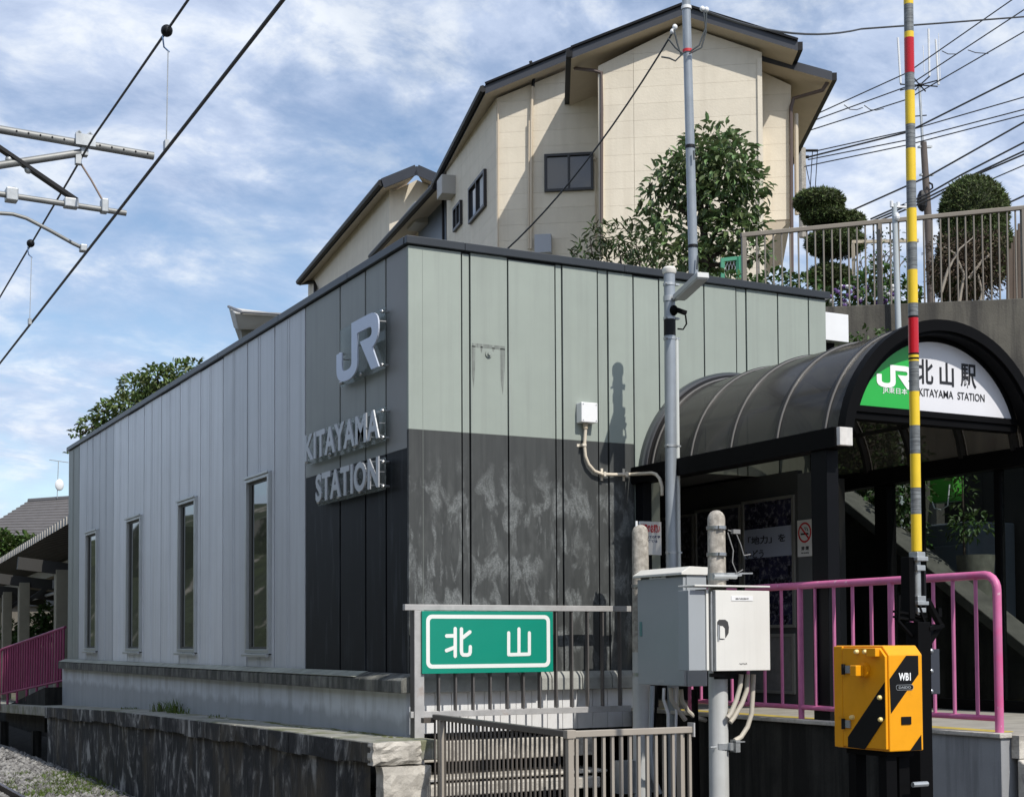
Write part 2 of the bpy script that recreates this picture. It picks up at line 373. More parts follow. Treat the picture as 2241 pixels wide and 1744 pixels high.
# crumbling sunlit end of the ledge
def rubble(x0, x1, y0, y1, z0, z1, name, seed, jit=.011, nx=7, nz=6):
    rnd = random.Random(seed); mb = MB(); G = {}
    for i in range(nx+1):
        for k in range(nz+1):
            G[i,k] = len(mb.v); edge = i in (0, nx) or k in (0, nz)
            mb.v.append(V((x0+(x1-x0)*i/nx+rnd.uniform(-jit, jit)*.6, y0+rnd.uniform(-jit, jit)+(.018 if edge else 0), z0+(z1-z0)*k/nz+rnd.uniform(-jit, jit)*.5)))
    for i in range(nx):
        for k in range(nz): mb.f.append((G[i,k], G[i+1,k], G[i+1,k+1], G[i,k+1])); mb.m.append(0)
    rim = [G[i,0] for i in range(nx+1)]+[G[nx,k] for k in range(1, nz+1)]+[G[i,nz] for i in range(nx-1, -1, -1)]+[G[0,k] for k in range(nz-1, 0, -1)]
    b = len(mb.v); mb.v += [V((mb.v[i].x, y1, mb.v[i].z)) for i in rim]; L = len(rim)
    for i in range(L): mb.f.append((rim[(i+1)%L], rim[i], b+i, b+(i+1)%L)); mb.m.append(0)
    return mb.build(name, conc_lit, plat)
rubble(-.60, -.16, -.64, -.5, -.385, -.195, 'end_block', 3)
rubble(-.53, -.09, -.68, -.5, -1.2, -.40, 'end_block', 5, nx=7, nz=12)
mb = MB(); rndg = random.Random(4)
for (y0, n_, h) in ((7.6, 90, .24), (8.3, 60, .20), (7.1, 30, .12), (5.5, 30, .06), (10.2, 30, .05)):
    blades(mb, -.16, y0, lz(y0), n_, h, .06)
struct(mb.build('ledge_grass', grass), 'stuff', 'tuft of thin grass growing at the foot of the plinth on the ledge')
moss = mat('moss', (.09, .10, .02), .95, var=.4, vs=30, bump=.8, bs=90)
mb = MB()
for k in range(150):
    y = random.uniform(-.2, 5.6); mb.ball((-.17+.05*math.sin(y*2)+random.gauss(0, .03), y, lz(y)-.004), .05*random.uniform(.3, 1), .09*random.uniform(.4, 1), .014*random.uniform(.4, 1), 7, 4)
struct(mb.build('ledge_moss', moss, smooth=True), 'stuff', 'low cushions of moss along the ledge')
# platform deck further on, hollow underneath
dk = MB(); dk.box(-.45, 4, W0+.9, 60, -1.6, -1.55)
for y in range(17, 60, 4): dk.box(-.46, -.3, y-.1, y+.1, -1.6, -1.0)
dk.box(1.0, 1.2, W0+.9, 60, -1.6, -1.0)
dk.build('platform_frame', conc_dark, plat)
# grassy bank across the track (it shows mirrored in the tall windows)
bank = mat('grass_bank', (.028, .038, .012), .95, var=.5, vs=1.6, bump=.8, bs=10, patch=(.30, .28, .24), ps=.35, pamt=.75, plo=.56, phi=.60)
mb = MB(); prof = [(-7.5,-1.6),(-8.6,-.6),(-10,1.4),(-11.5,3.0),(-13,4.2),(-13.4,6.2),(-16,7.2),(-30,8.0),(-60,9)]
yy = [-30+8*i for i in range(20)]
for y in yy:
    for (x, z) in prof: mb.v.append(V((x+.4*math.sin(y*.7+x), y, z+.35*math.sin(y*1.3+x*2)+(.9*math.sin(y*.21+1) if x < -13 else 0))))
k = len(prof); mb.f = [(i*k+j, i*k+j+1, (i+1)*k+j+1, (i+1)*k+j) for i in range(len(yy)-1) for j in range(k-1)]; mb.m = [0]*len(mb.f)
struct(mb.build('embankment', bank))

# hillside behind the station: terrace held by the concrete retaining wall
FA, FB = V((4.917, 1.562, 0)), V((8.29, .48, 0)); FD = (FB-FA).normalized()
hill = mat('garden_soil', (.11, .095, .06), .95, var=.3, vs=1, patch=(.05, .08, .02), ps=.8, pamt=.8)
mb = MB()
P0 = FA-FD*.25; P1 = FB+FD*9
ring = [V((P0.x, P0.y, 0)), V((P1.x, P1.y, 0)), V((70, -5, 0)), V((90, 110, 0)), V((48, 110, 0)), V((15, 40, 0)), V((5.2, 17, 0))]
def hz(p): return 4.42+.075*((V((p.x, p.y, 0))-FA).dot(FD)) if (V((p.x,p.y,0))-FA).dot(V((-FD.y, FD.x, 0))) < .5 else 4.7+.045*(max(0, p.y-2))
top = [V((p.x, p.y, hz(p))) for p in ring]
mb.add(top, [tuple(range(7))])
for i, j in ((4, 5), (5, 6), (6, 0)): mb.add([V((ring[i].x, ring[i].y, -1.6)), V((ring[j].x, ring[j].y, -1.6)), top[j], top[i]], [(0,1,2,3)])
struct(mb.build('hillside', hill))
wet = mat('old_retaining_concrete', (.075, .070, .058), .88, var=.35, vs=1.8, bump=.5, bs=40, streak=(.03, .028, .025), sk=(7, 7, .6), samt=.85, slo=.44, shi=.62)
rw = thing('retaining_wall', (6, 1.2, 0), 'tall streaked concrete retaining wall carrying the brown railing behind the entrance canopy', 'wall')
nrm = V((-FD.y, FD.x, 0))
a = FA-FD*.3; b = FB+FD*9; za = 4.44; zb = 4.44+.075*((b-a).length)
mb = MB().hexa([a-nrm*.12+V((0,0,-1.6)), b-nrm*.12+V((0,0,-1.6)), b+nrm*.12+V((0,0,-1.6)), a+nrm*.12+V((0,0,-1.6)), a-nrm*.12+V((0,0,za)), b-nrm*.12+V((0,0,zb)), b+nrm*.12+V((0,0,zb)), a+nrm*.12+V((0,0,za))])
mb.build('wall', wet, rw, bevel=.01)
mb = MB(); c = onP(1860, 740, FA-nrm*.2, nrm)

# ================================================================== STATION BUILDING
Wx, ZT = 4.83, 4.275
panelR = mat('pale_green_grey_cladding', (.285, .322, .285), .55, var=.05, vs=2.2, bump=.12, bs=220, streak=(.235, .26, .235), sk=(11, 11, .4), samt=.45, tone=.05)
def chalky():
    m = bpy.data.materials.new('scrubbed_dark_band'); m.use_nodes = True; nt = m.node_tree; b = nt.nodes['Principled BSDF']; MT['scrub'] = m
    ob = NN(nt, 'ShaderNodeTexCoord').outputs['Object']
    def nz(sc_, d=6.0, dist=0.0, mpv=(1, 1, 1), r=.6): return NN(nt, 'ShaderNodeTexNoise', i_Vector=NN(nt, 'ShaderNodeMapping', i_0=ob, i_3=mpv).outputs[0], i_Scale=sc_, i_Detail=d, i_Roughness=r, i_Distortion=dist).outputs[0]
    base = RAMP(nt, nz(1.0, 5.0, 0, (16, 16, .6)), [(.35, (.031, .034, .034)), (.65, (.048, .052, .051))])
    grit = RAMP(nt, nz(55, 3.0), [(.42, (0,)*3), (.6, (1,)*3)])
    zone = RAMP(nt, nz(4.4, 6.0, .5, (1.2, 1, .62)), [(.51, (0,)*3), (.60, (.75,)*3), (.64, (.9,)*3), (.70, (.2,)*3)])     # rubbed rings and swipes
    sw = RAMP(nt, nz(5.0, 5.0, .25, (2.2, 1, .42)), [(.57, (0,)*3), (.67, (.8,)*3)])
    sz = NN(nt, 'ShaderNodeSeparateXYZ', i_0=ob).outputs[2]
    hgt = RAMP(nt, MATH(nt, 'MULTIPLY', sz, .33), [(.12, (.5,)*3), (.26, (1,)*3), (.66, (.8,)*3), (.80, (0,)*3)])
    amt = MATH(nt, 'MULTIPLY', MATH(nt, 'MULTIPLY', MATH(nt, 'MAXIMUM', zone, sw), hgt), MATH(nt, 'ADD', MATH(nt, 'MULTIPLY', grit, .45), .42))
    c = MIX(nt, MATH(nt, 'MULTIPLY', amt, .8), base, (.30, .32, .32))
    fine = RAMP(nt, nz(9, 6.0, .2, (1, 1, .4)), [(.48, (0,)*3), (.78, (.26,)*3)])
    c = MIX(nt, MATH(nt, 'MULTIPLY', fine, MATH(nt, 'ADD', MATH(nt, 'MULTIPLY', hgt, .8), .2)), c, (.20, .21, .205))
    nt.links.new(c, b.inputs['Base Color']); b.inputs['Roughness'].default_value = .6
    bp = NN(nt, 'ShaderNodeBump', i_Strength=.12, i_Distance=.01, i_Height=nz(200, 2.0)); nt.links.new(bp.outputs[0], b.inputs['Normal'])
    return m
scrub = chalky()
navy = mat('navy_painted_cladding', (.0095, .0105, .013), .5, var=.15, vs=2, streak=(.055, .062, .075), sk=(3, 11, 1.3), samt=.75, slo=.54, shi=.76, spec=.14)
lpA = mat('silver_blue_cladding', (.735, .755, .785), .45, metal=.1, var=.05, vs=1.5, streak=(.57, .585, .60), sk=(4, 8, .25), samt=.6, tone=.05)
lpB = mat('mid_blue_grey_cladding', (.58, .60, .63), .45, metal=.1, var=.05, vs=1.5, streak=(.45, .465, .485), sk=(4, 8, .25), samt=.6, tone=.05)
lpC = mat('greenish_grey_cladding', (.30, .32, .30), .5, metal=.05, var=.08, vs=1.5, streak=(.17, .19, .16), sk=(4, 10, .4), samt=.5)
lpD = mat('grey_green_upper_cladding', (.265, .278, .262), .5, var=.06, vs=1.5, streak=(.21, .225, .215), sk=(4, 9, .3), samt=.5, tone=.06)
lpE = mat('grey_corner_cladding', (.25, .25, .245), .5, var=.06, vs=1.5)
flash = mat('charcoal_roof_flashing', (.035, .04, .046), .4, metal=.3, var=.12, vs=1.5)
gapm = mat('joint_black', (.004, .004, .005), .9)
bld = thing('station_building', (0, 0, 0), 'single-storey station building clad in grey vertical panels with a charcoal roof edge', 'building')
# sunlit front (faces -Y)
JR_ = [0.0, .539, .623, 1.02, 1.533, 1.608, 2.006, 2.121, 2.415, 2.716, 3.262, 3.663, 3.789, 4.194, 4.6, Wx]
ZB = 2.585; g = .008
for i, (a, b) in enumerate(zip(JR_, JR_[1:])):
    nar = b-a < .15; y0 = .006 if nar else 0.0
    mb = MB(); z0 = .372
    if b > 2.75 and a < 3.9: z0 = 2.34
    gg = g if i else 0
    zt = ZT-(.022 if (i in (1, 3, 8)) else random.choice((.004, .010)))
    if b < 2.43 :
        mb.cur = 1; mb.box(a+gg, b-g, y0, .04, z0, ZB)
        mb.cur = 0; mb.box(a+gg, b-g, y0, .04, ZB, zt)
        mb.build('wall_panel', [panelR, scrub], bld, bevel=.002)
    else:
        mb.box(a+gg, b-(g if i < len(JR_)-2 else 0), y0, .04, z0, zt); mb.build('wall_panel', panelR, bld, bevel=.002)
# faint seam in the first panel, damp mark and its bolt
MB().box(.140, .143, -.0015, .0, .372, ZT-.03).build('seam_strip', mat('seam_grey_green', (.2, .22, .2), .6), bld)  # thin grey-green strip drawn as the panel seam
dm = MB(); dmk = mat('weep_stain', (.16, .175, .16), .7, var=.2, vs=20, streak=(.30, .33, .30), sk=(25, 25, 2), samt=.7)
p0 = onY(1033, 752, 0); p1 = onY(1105, 760, 0)
dm.box(p0.x, p1.x, -.0012, 0, p0.z-.03, p0.z+.005)
def drip(x, w_, l): dm.add([(x-w_, -.0012, p0.z-.02), (x+w_, -.0012, p0.z-.02), (x+w_*.7, -.0012, p0.z-l*.6), (x, -.0012, p0.z-l), (x-w_*.8, -.0012, p0.z-l*.7)], [(4,3,2,1,0)])
drip(p0.x+.015, .02, .42); drip(p1.x-.025, .026, .46); drip(p0.x+.10, .012, .08); drip((p0.x+p1.x)/2+.05, .014, .06)
dm.build('weep_stain', dmk, bld)
p = onY(1069, 775, 0); bo = MB().cyl((p.x,0,p.z),(p.x,-.012,p.z),.034,16); bo.cyl((p.x,-.012,p.z),(p.x,-.03,p.z),.016,10); bo.build('wall_plug', mat('plug_grey', (.27, .30, .27), .5), bld, smooth=True)
# track side (faces -X): joints, half-panel ribs, four tall windows
JL = [0, .53, 1.045, 1.734, 2.78, 3.82, 4.85, 5.87, 6.91, 7.96, 9.0, 10.05, 11.10, 12.15, 13.22, 14.30, 14.98, 16.0]
WIN = [(3.93, 4.82), (7.05, 7.95), (10.14, 11.08), (13.31, 14.25)]; WZ0, WZ1 = .53, 2.61
ZBL = 2.416
for i, (a, b) in enumerate(zip(JL, JL[1:])):
    gj = .018; a1 = a+(gj if i else .042); b1 = b-gj; zb, zt = .372, ZT-random.choice((.004, .010, .018))
    def cols(z0, z1, mb, y0=a1, y1=b1): mb.box(0, .04, y0, y1, z0, z1)
    mb = MB()
    if b <= 2.9:
        up, lo = (lpE if i == 0 else lpD), navy
        mb.cur = 1; cols(zb, ZBL, mb); mb.cur = 0; cols(ZBL, zt, mb)
        mats = [up, lo]
    else:
        up = lpC if a > 14.5 else (lpB if (a > 11.9 or b < 5.9) else lpA); mats = [up]
        wn = [w_ for w_ in WIN if w_[0] >= a and w_[1] <= b]
        if wn:
            y0, y1 = wn[0]; cols(zb, WZ0-.012, mb); cols(WZ1+.012, zt, mb); cols(WZ0-.012, WZ1+.012, mb, a1, y0-.004); cols(WZ0-.012, WZ1+.012, mb, y1+.004, b1)
        else: cols(zb, zt, mb)
    pn = mb.build('wall_panel', mats, bld, bevel=.002)
    if b-a > .9:
        yc = (a+b)/2+.05; wn = [w_ for w_ in WIN if w_[0] >= a and w_[1] <= b]
        for (z0, z1) in ([(zb, WZ0-.03), (WZ1+.03, zt-.01)] if wn else [(zb, zt-.01)]):
            for yo in (yc-.045, yc+.028):
                if b > 2.9: MB().box(-.005, 0, yo, yo+.018, z0, z1).build('rib', mats[0], pn)
# corner trim and end edge
# body behind the cladding, with the entrance hall left open
bk = MB()
bk.box(.042, .12, .045, 15.98, .0, 4.2); bk.box(.12, 2.70, .045, .12, 0, 4.2); bk.box(2.70, 4.0, .045, .12, 2.36, 4.2); bk.box(4.0, Wx, .045, .12, 0, 4.2)
bk.box(.12, Wx-.1, 15.9, 15.98, 0, 4.2); bk.box(Wx-.1, Wx-.002, .045, 15.98, 0, 4.2); bk.box(0.12, Wx-.1, .12, 15.9, 4.12, 4.2)
bk.build('backing_wall', gapm, bld)
hall = mat('hall_grey', (.11, .115, .12), .6, var=.1)
hb = MB(); hb.box(2.60, 2.69, .13, 3.2, 0, 2.36); hb.box(2.6, 4.2, 3.2, 3.3, 0, 2.36); hb.box(2.6, 4.2, .13, 3.3, 2.37, 2.45)
hb.build('hall_lining', hall, bld)
# roof edge flashing in lengths, roof deck
for (a, b) in ((-.03, .56), (.56, 2.3), (2.3, 4.87)): MB().box(a+.001, b-.001, -.035, .03, ZT, 4.35).build('roof_flashing', flash, bld, bevel=.006)
ya = .032
for b in (1.45, 3.6, 6.0, 8.4, 10.8, 13.2, 16.05): MB().box(-.035, .03, ya+.001, b-.001, ZT, 4.35).build('roof_flashing', flash, bld, bevel=.006); ya = b
MB().box(.032, Wx+.02, .032, 16.0, 4.21, 4.30).build('roof_deck', flash, bld)
# plinth: cap stones, painted base on the track side, white tiles on the front
capm = mat('mossy_cap_stone', (.15, .15, .135), .85, var=.4, vs=6, bump=.5, bs=60, streak=(.026, .028, .024), sk=(8, 8, 1.2), samt=.8, slo=.42, shi=.58, patch=(.20, .19, .15), ps=3, pamt=.5)
ycap = [-.17+1.0*i for i in range(17)]
for a, b in zip(ycap, ycap[1:]+[16.1]):
    MB().prism([(-.15,a+.004,.20),(.06,a+.004,.20),(.06,a+.004,.371),(-.02,a+.004,.371),(-.135,a+.004,.325),(-.15,a+.004,.31)], (0, b-a-.008, 0)).build('cap_stone', capm, bld, bevel=.006)
strip = mat('lichen_grey_top_course', (.30, .31, .26), .85, var=.25, vs=7, bump=.4, bs=60)
MB().hexa([(-.152,.95,.326),(-.022,.95,.372),(-.022,16.05,.372),(-.152,16.05,.326),(-.156,1.02,.330),(-.022,.93,.378),(-.022,16.05,.378),(-.156,16.05,.330)]).build('cap_fillet', strip, bld)
capf = mat('pale_cap_stone', (.34, .345, .32), .8, var=.2, vs=6, bump=.3, bs=50)
xs = [.07+.33*i for i in range(8)]
for a, b in zip(xs, xs[1:]):
    MB().prism([(a+.004,-.15,.20),(a+.004,.06,.20),(a+.004,.06,.371),(a+.004,-.10,.371),(a+.004,-.14,.335),(a+.004,-.15,.31)][::-1], (b-a-.008, 0, 0)).build('cap_stone', capf, bld, bevel=.006)
paint = mat('grey_painted_plinth', (.60, .635, .68), .5, var=.12, vs=1.5, bump=.15, bs=40, streak=(.38, .40, .42), sk=(5, 5, .8), samt=.7, slo=.46, shi=.64)
mb = MB(); yq = [-.05, 1.4, 3, 5, 7, 9.4, 12, 14, 16.2]
for a, b in zip(yq, yq[1:]): mb.hexa([(-.05,a,lz(a)-.02),(.06,a,lz(a)-.02),(.06,b,lz(b)-.02),(-.05,b,lz(b)-.02),(-.05,a,.198),(.06,a,.198),(.06,b,.198),(-.05,b,.198)])
def tide(m):      # damp tide mark along the foot of the painted plinth
    nt = m.node_tree; b = nt.nodes['Principled BSDF']; src = b.inputs['Base Color'].links[0].from_socket
    ob_ = NN(nt, 'ShaderNodeTexCoord').outputs['Object']; n = NN(nt, 'ShaderNodeTexNoise', i_Vector=NN(nt, 'ShaderNodeMapping', i_0=ob_, i_3=(3, 3, .6)).outputs[0], i_Scale=1.0, i_Detail=6.0, i_Roughness=.65)
    h = MATH(nt, 'ADD', NN(nt, 'ShaderNodeSeparateXYZ', i_0=ob_).outputs[2], MATH(nt, 'MULTIPLY', n.outputs[0], -.34))
    f = RAMP(nt, MATH(nt, 'ADD', h, .5), [(.26, (.75,)*3), (.345, (0,)*3)])
    nt.links.new(MIX(nt, f, src, (.30, .32, .345)), b.inputs['Base Color'])
tide(paint)
mb.build('plinth', paint, bld)
tile = mat('white_glazed_tile', (.72, .72, .72), .3, var=.05, vs=6, patch=(.55, .54, .5), ps=4, pamt=.4)
t0 = None
for i in range(14):
    x = .065+.1655*i
    if t0 is None: t0 = MB().box(x+.0025, x+.163, -.055, -.03, -.172, .196).build('tile', tile, bld, bevel=.002)
    else: inst(t0, 'tile', bld, (.1655*i, 0, 0))
MB().box(-.045, 2.42, -.03, .06, -.2, .198).build('plinth_backing', gapm, bld)
# windows of the track side
alu = mat('silver_window_frame', (.52, .54, .54), .35, metal=.6, var=.08)
sealm = mat('dark_seal', (.06, .06, .055), .5)
pane = mat('window_glass', (.012, .014, .014), .02, spec=1.0)
pane.node_tree.nodes['Principled BSDF'].inputs['IOR'].default_value = 2.1
for (y0, y1) in WIN:
    fr = MB(); t_ = .05
    for (a, b, c_, d_) in ((y0, y1, WZ1-t_, WZ1), (y0, y1, WZ0, WZ0+t_), (y0, y0+t_, WZ0+t_, WZ1-t_), (y1-t_, y1, WZ0+t_, WZ1-t_)): fr.box(-.04, .05, a, b, c_, d_)
    wd = fr.build('window', alu, bld, bevel=.003)
    MB().box(.012, .02, y0+t_, y1-t_, WZ0+t_, WZ1-t_).build('pane', pane, wd)
    s_ = MB(); 
    for (a, b, c_, d_) in ((y0+t_, y1-t_, WZ1-t_-.03, WZ1-t_-.002), (y0+t_, y1-t_, WZ0+t_+.002, WZ0+t_+.03), (y0+t_+.001, y0+t_+.03, WZ0+t_+.03, WZ1-t_-.03), (y1-t_-.09, y1-t_-.001, WZ0+t_+.03, WZ1-t_-.03)): s_.box(-.0, .011, a, b, c_, d_)
    s_.build('seal', sealm, wd)
    MB().box(-.075, -.041, y0-.03, y1+.03, WZ0-.035, WZ0-.004).build('sill', alu, wd, bevel=.003)
    MB().box(-.06, -.041, y0-.01, y1+.02, WZ1-.01, WZ1+.016).build('drip_edge', alu, wd, bevel=.002)
# footings below the tiled plinth, stepped and sunlit
ft = thing('stepped_footing', (1, -.3, -1), 'stepped pale concrete footing beams below the white tiled plinth', 'footing')
def foot(pxt, pxb, Y, th, x0=.0, x1=2.2):
    zt = onY(1050, pxt, Y).z; zb = onY(1050, pxb, Y).z; MB().box(x0, x1, Y, Y+th, zb, zt).build('footing_beam', conc_lit, ft, bevel=.012)
foot(1618, 1663, -.12, .5, -.02, 1.85)
foot(1697, 1704, -.30, .6, -.05, 1.9)
foot(1713, 1738, -.42, .6, -.05, 1.75)
# ================================================================== RAISED LETTERS ON THE TRACK SIDE
acryl = glassy('clear_acrylic', (.86, .9, .88), .70, .10, (.30, .32, .31))
letterm = mat('brushed_letter_metal', (.46, .475, .50), .38, metal=.35, var=.06)
emblem = mat('silver_emblem', (.50, .55, .66), .35, metal=.2, var=.03)
XL = -.13
def jr_outline():    # the emblem as one closed outline in a unit square, x to the right, y up
    P = [(.37, 1), (.78, 1)]+[tuple(q) for q in qarc((.78, 1), (.994, .74), (.994, 1))][1:]+[tuple(q) for q in qarc((.994, .66), (.856, .385), (.985, .46))]
    P += [(1, 0), (.834, 0), (.569, .585), (.78, .585)]+[tuple(q) for q in qarc((.78, .585), (.845, .67), (.845, .595))][1:]+[tuple(q) for q in qarc((.845, .68), (.78, .765), (.845, .765))]
    P += [(.51, .765), (.514, .28)]+[tuple(q) for q in qarc((.514, .28), (.257, 0), (.514, 0), 8)][1:]+[tuple(q) for q in qarc((.257, 0), (0, .28), (0, 0), 8)][1:]+[(0, .56), (.135, .56), (.135, .29)]
    P += [tuple(q) for q in qarc((.135, .29), (.255, .19), (.135, .19), 5)][1:]+[tuple(q) for q in qarc((.255, .19), (.372, .29), (.372, .19), 5)][1:]
    return P
def jr_build(o, ax, ay, wd, ht, depth, mt, parent, name='letter'):
    o, ax, ay = V(o), V(ax), V(ay); nz = ax.cross(ay)
    return fixn(MB().prism([o+ax*(p[0]*wd)+ay*(p[1]*ht) for p in jr_outline()], nz*depth).build(name, mt, parent))
# emblem
a = onX(739, 834, XL); b = onX(831.5, 683, XL); yl, yr = a.y, b.y; zb_ = onX(757, 835, XL).z; zt_ = onX(822, 681, XL).z
em = thing('railway_emblem', (XL, (yl+yr)/2, zb_), 'large silver JR emblem on a clear panel on the dark track-side cladding', 'emblem')
jr_build((XL, yl, zb_), (0,-1,0), (0,0,1), yl-yr, zt_-zb_, .014, emblem, em, 'letter')
pa = onX(745, 849, -.05); pb = onX(844, 810, -.05); pz = onX(840, 672, -.05).z
pn = MB().box(-.055, -.049, pb.y, pa.y, pa.z, pz).build('clear_panel', acryl, em)
def bolts(par, pts):
    for (y, z) in pts: MB().tube([(-.001, y, z), (-.058, y, z), (-.060, y, z), (-.072, y, z), (-.080, y, z), (-.084, y, z)], [.012, .012, .019, .019, .013, .003], 8).build('standoff_bolt', steel, par, smooth=True)
bolts(em, [(pa.y-.05, pa.z+.04), ((pa.y+pb.y)/2, pa.z+.04), (pb.y+.05, pa.z+.04), (pb.y+.05, pz-.04), (pa.y-.05, pz-.25)])
mb = MB()
for (fy, fz) in ((.1, .45), (.4, .6), (.97, .8), (.85, .1), (.3, .05)): mb.cyl((-.056, yl-(yl-yr)*fy, zb_+(zt_-zb_)*fz), (XL, yl-(yl-yr)*fy, zb_+(zt_-zb_)*fz), .008, 6)
mb.build('pin', steel, em)
def word(name, s, lab, pxl, pyl, pxr, pyr_b, top_r, panel):
    A = onX(pxl, pyl, XL); B = onX(pxr, pyr_b, XL); T = onX(pxr-8, top_r, XL); h = T.z-B.z
    z0 = (A.z+B.z)/2; W = A.y-B.y
    t = thing(name, (XL, (A.y+B.y)/2, z0), lab, 'sign')
    allv, _ = text2mesh(s, .03); x0 = min(v.x for v in allv); x1 = max(v.x for v in allv); k = W/(x1-x0)
    for i, ch in enumerate(s):
        pre, _ = text2mesh(s[:i+1], .03); c, _ = text2mesh(ch, .03); cw = max(v.x for v in c)-min(v.x for v in c)
        xr_ = max(v.x for v in pre); yl_ = A.y-(xr_-cw-x0)*k
        mb = put_text(MB(), ch, (XL+.02, yl_, z0), (0,-1,0), (0,0,1), cw*k*.94, h, .013, .03); mb.build('letter', letterm, t)
        pn = MB()
        for (fy, fz) in ((.25, .12), (.75, .12), (.3, .9), (.75, .9), (.9, .5)): pn.cyl((-.056, yl_-cw*k*fy, z0+h*fz), (XL+.02, yl_-cw*k*fy, z0+h*fz), .006, 5)
        pn.build('pin', steel, t)
    (ax_, ay_), (bx_, by_), tz = panel
    a = onX(ax_, ay_, -.05); b = onX(bx_, by_, -.05); zt = onX(bx_, tz, -.05).z
    MB().box(-.055, -.049, b.y, a.y, (a.z+b.z)/2, zt).build('clear_panel', acryl, t)
    n_ = 4; zz_ = (a.z+b.z)/2
    bolts(t, [(a.y-.04-(a.y-b.y-.08)*i/(n_-1), zz_+.035) for i in range(n_)]+[(b.y+.04, zt-.04)])
word('station_name_letters', 'KITAYAMA', 'row of metal letters spelling KITAYAMA above the word STATION', 665, 1008, 829, 960, 898, ((672, 1018), (844.5, 966), 888))
word('station_name_letters', 'STATION', 'row of metal letters spelling STATION below the word KITAYAMA', 689, 1099, 828, 1066, 1001, ((697, 1106), (845, 1072), 1000))

# ================================================================== ENTRANCE CANOPY
CXc, CZc, RC = 3.624, 2.20, 1.105; YF = -2.92
smoky = glassy('smoky_canopy_sheet', (.62, .60, .56), .56, .14, (.10, .097, .093))
ribm = mat('dark_bronze_rib', (.022, .021, .021), .35, metal=.4)
edgem = mat('canopy_bead', (.26, .25, .24), .4, metal=.4)
cp = thing('entrance_canopy', (CXc, -1.6, 0), 'barrel-vaulted entrance canopy of smoky brown sheets on a black frame', 'canopy')
RIBS = [0] + [onX(px, py, 2.53).y for px, py in ((1425, 1012), (1509, 997), (1596, 980), (1697, 961), (1802, 942))]+[YF]
def arcpts(r, y, n=28, a0=172, a1=8): return [V((p[0], y, p[1])) for p in arc(CXc, CZc, r, a0, a1, n)]
for i, (ya, yb) in enumerate(zip(RIBS, RIBS[1:])):
    if i == 0: continue
    mb = MB(); o1, o2 = arcpts(RC, ya-.006), arcpts(RC, yb+.006); i1, i2 = arcpts(RC-.006, ya-.006), arcpts(RC-.006, yb+.006)
    mb.strip(o1, o2); mb.strip(i2, i1); mb.strip(o2, i2); mb.strip(i1, o1)
    mb.build('roof_sheet', smoky, cp, smooth=True)
def hoop(r0, r1, y0, y1, mt, name, a0=173, a1=7):
    mb = MB(); n = 36; P = [arcpts(r, y, n, a0, a1) for r, y in ((r0, y0), (r1, y0), (r1, y1), (r0, y1))]
    for k in range(4): mb.strip(P[k], P[(k+1) % 4])
    mb.add([P[k][0] for k in range(4)], [(0,1,2,3)]); mb.add([P[k][-1] for k in range(4)], [(3,2,1,0)])
    return fixn(mb.build(name, mt, cp, smooth=True))
for y in RIBS[1:-1]:
    hoop(RC-.06, RC-.007, y-.022, y+.022, ribm, 'rib'); hoop(RC+.0005, RC+.018, y-.020, y+.012, ribm, 'rib_cover'); hoop(RC+.0005, RC+.012, y-.034, y-.0205, edgem, 'rib_bead')
hoop(RC-.06, RC+.075, -.06, -.001, mat('canopy_wall_flashing', (.075, .085, .09), .4, metal=.3), 'wall_flashing')
hoop(RC-.01, RC+.05, -.11, -.0605, mat('grey_rear_flange', (.12, .12, .13), .35, metal=.4), 'rear_flange')
hoop(RC-.012, RC+.04, RIBS[1], -.1105, ribm, 'rear_band')
hoop(RC-.062, RC+.030, YF-.09, YF, black, 'front_arch')
hoop(RC-.085, RC-.0625, YF-.06, YF+.06, black, 'front_arch_lip')
# purlins along the vault
for an in (128, 90, 52, 28, 152):
    x = CXc+(RC-.035)*math.cos(R(an)); z = CZc+(RC-.035)*math.sin(R(an)); MB().bar((x, -.1, z), (x, YF, z), .035, .035).build('purlin', ribm, cp)
# eaves beams, end cap, posts, mullions, panes of the far side
MB().box(2.37, 2.53, YF-.12, -.002, 2.19, 2.352).build('eaves_beam', black, cp, bevel=.004)
MB().box(2.385, 2.515, YF-.165, YF-.1205, 2.20, 2.345).build('beam_end_cap', mat('bare_metal_cap', (.62, .60, .57), .5, var=.15, vs=14, streak=(.45, .38, .33), samt=.4), cp, bevel=.004)
MB().box(4.68, 4.84, YF-.12, -.002, 2.19, 2.352).build('eaves_beam', black, cp, bevel=.004)
pst = mat('charcoal_post', (.005, .0055, .007), .5, var=.1, spec=.1)
MB().box(2.40, 2.52, -2.90, -2.70, 0, 2.188).build('post', pst, cp, bevel=.004)
MB().box(2.42, 2.52, -.14, -.002, 0, 2.188).build('post', pst, cp, bevel=.004)
for y in (-.10, -.95, -3.05): MB().box(4.70, 4.82, y-.09, y+.09, 0, 2.188).build('post', black, cp, bevel=.004)
for y in (-1.45, -2.45): MB().box(4.73, 4.79, y-.035, y+.035, .1, 2.188).build('mullion', black, cp, bevel=.003)
MB().box(4.72, 4.80, -2.95, -.2, .0, .10).build('bottom_rail', black, cp, bevel=.003)
clear = glassy('clear_side_glass', (.80, .84, .82), .88, .02, (.02, .02, .02))
for (a, b) in ((-.86, -.20), (-1.41, -1.05), (-2.41, -1.49), (-2.95, -2.49)):
    MB().box(4.755, 4.763, a, b, .10, 2.188).build('side_pane', clear, cp)
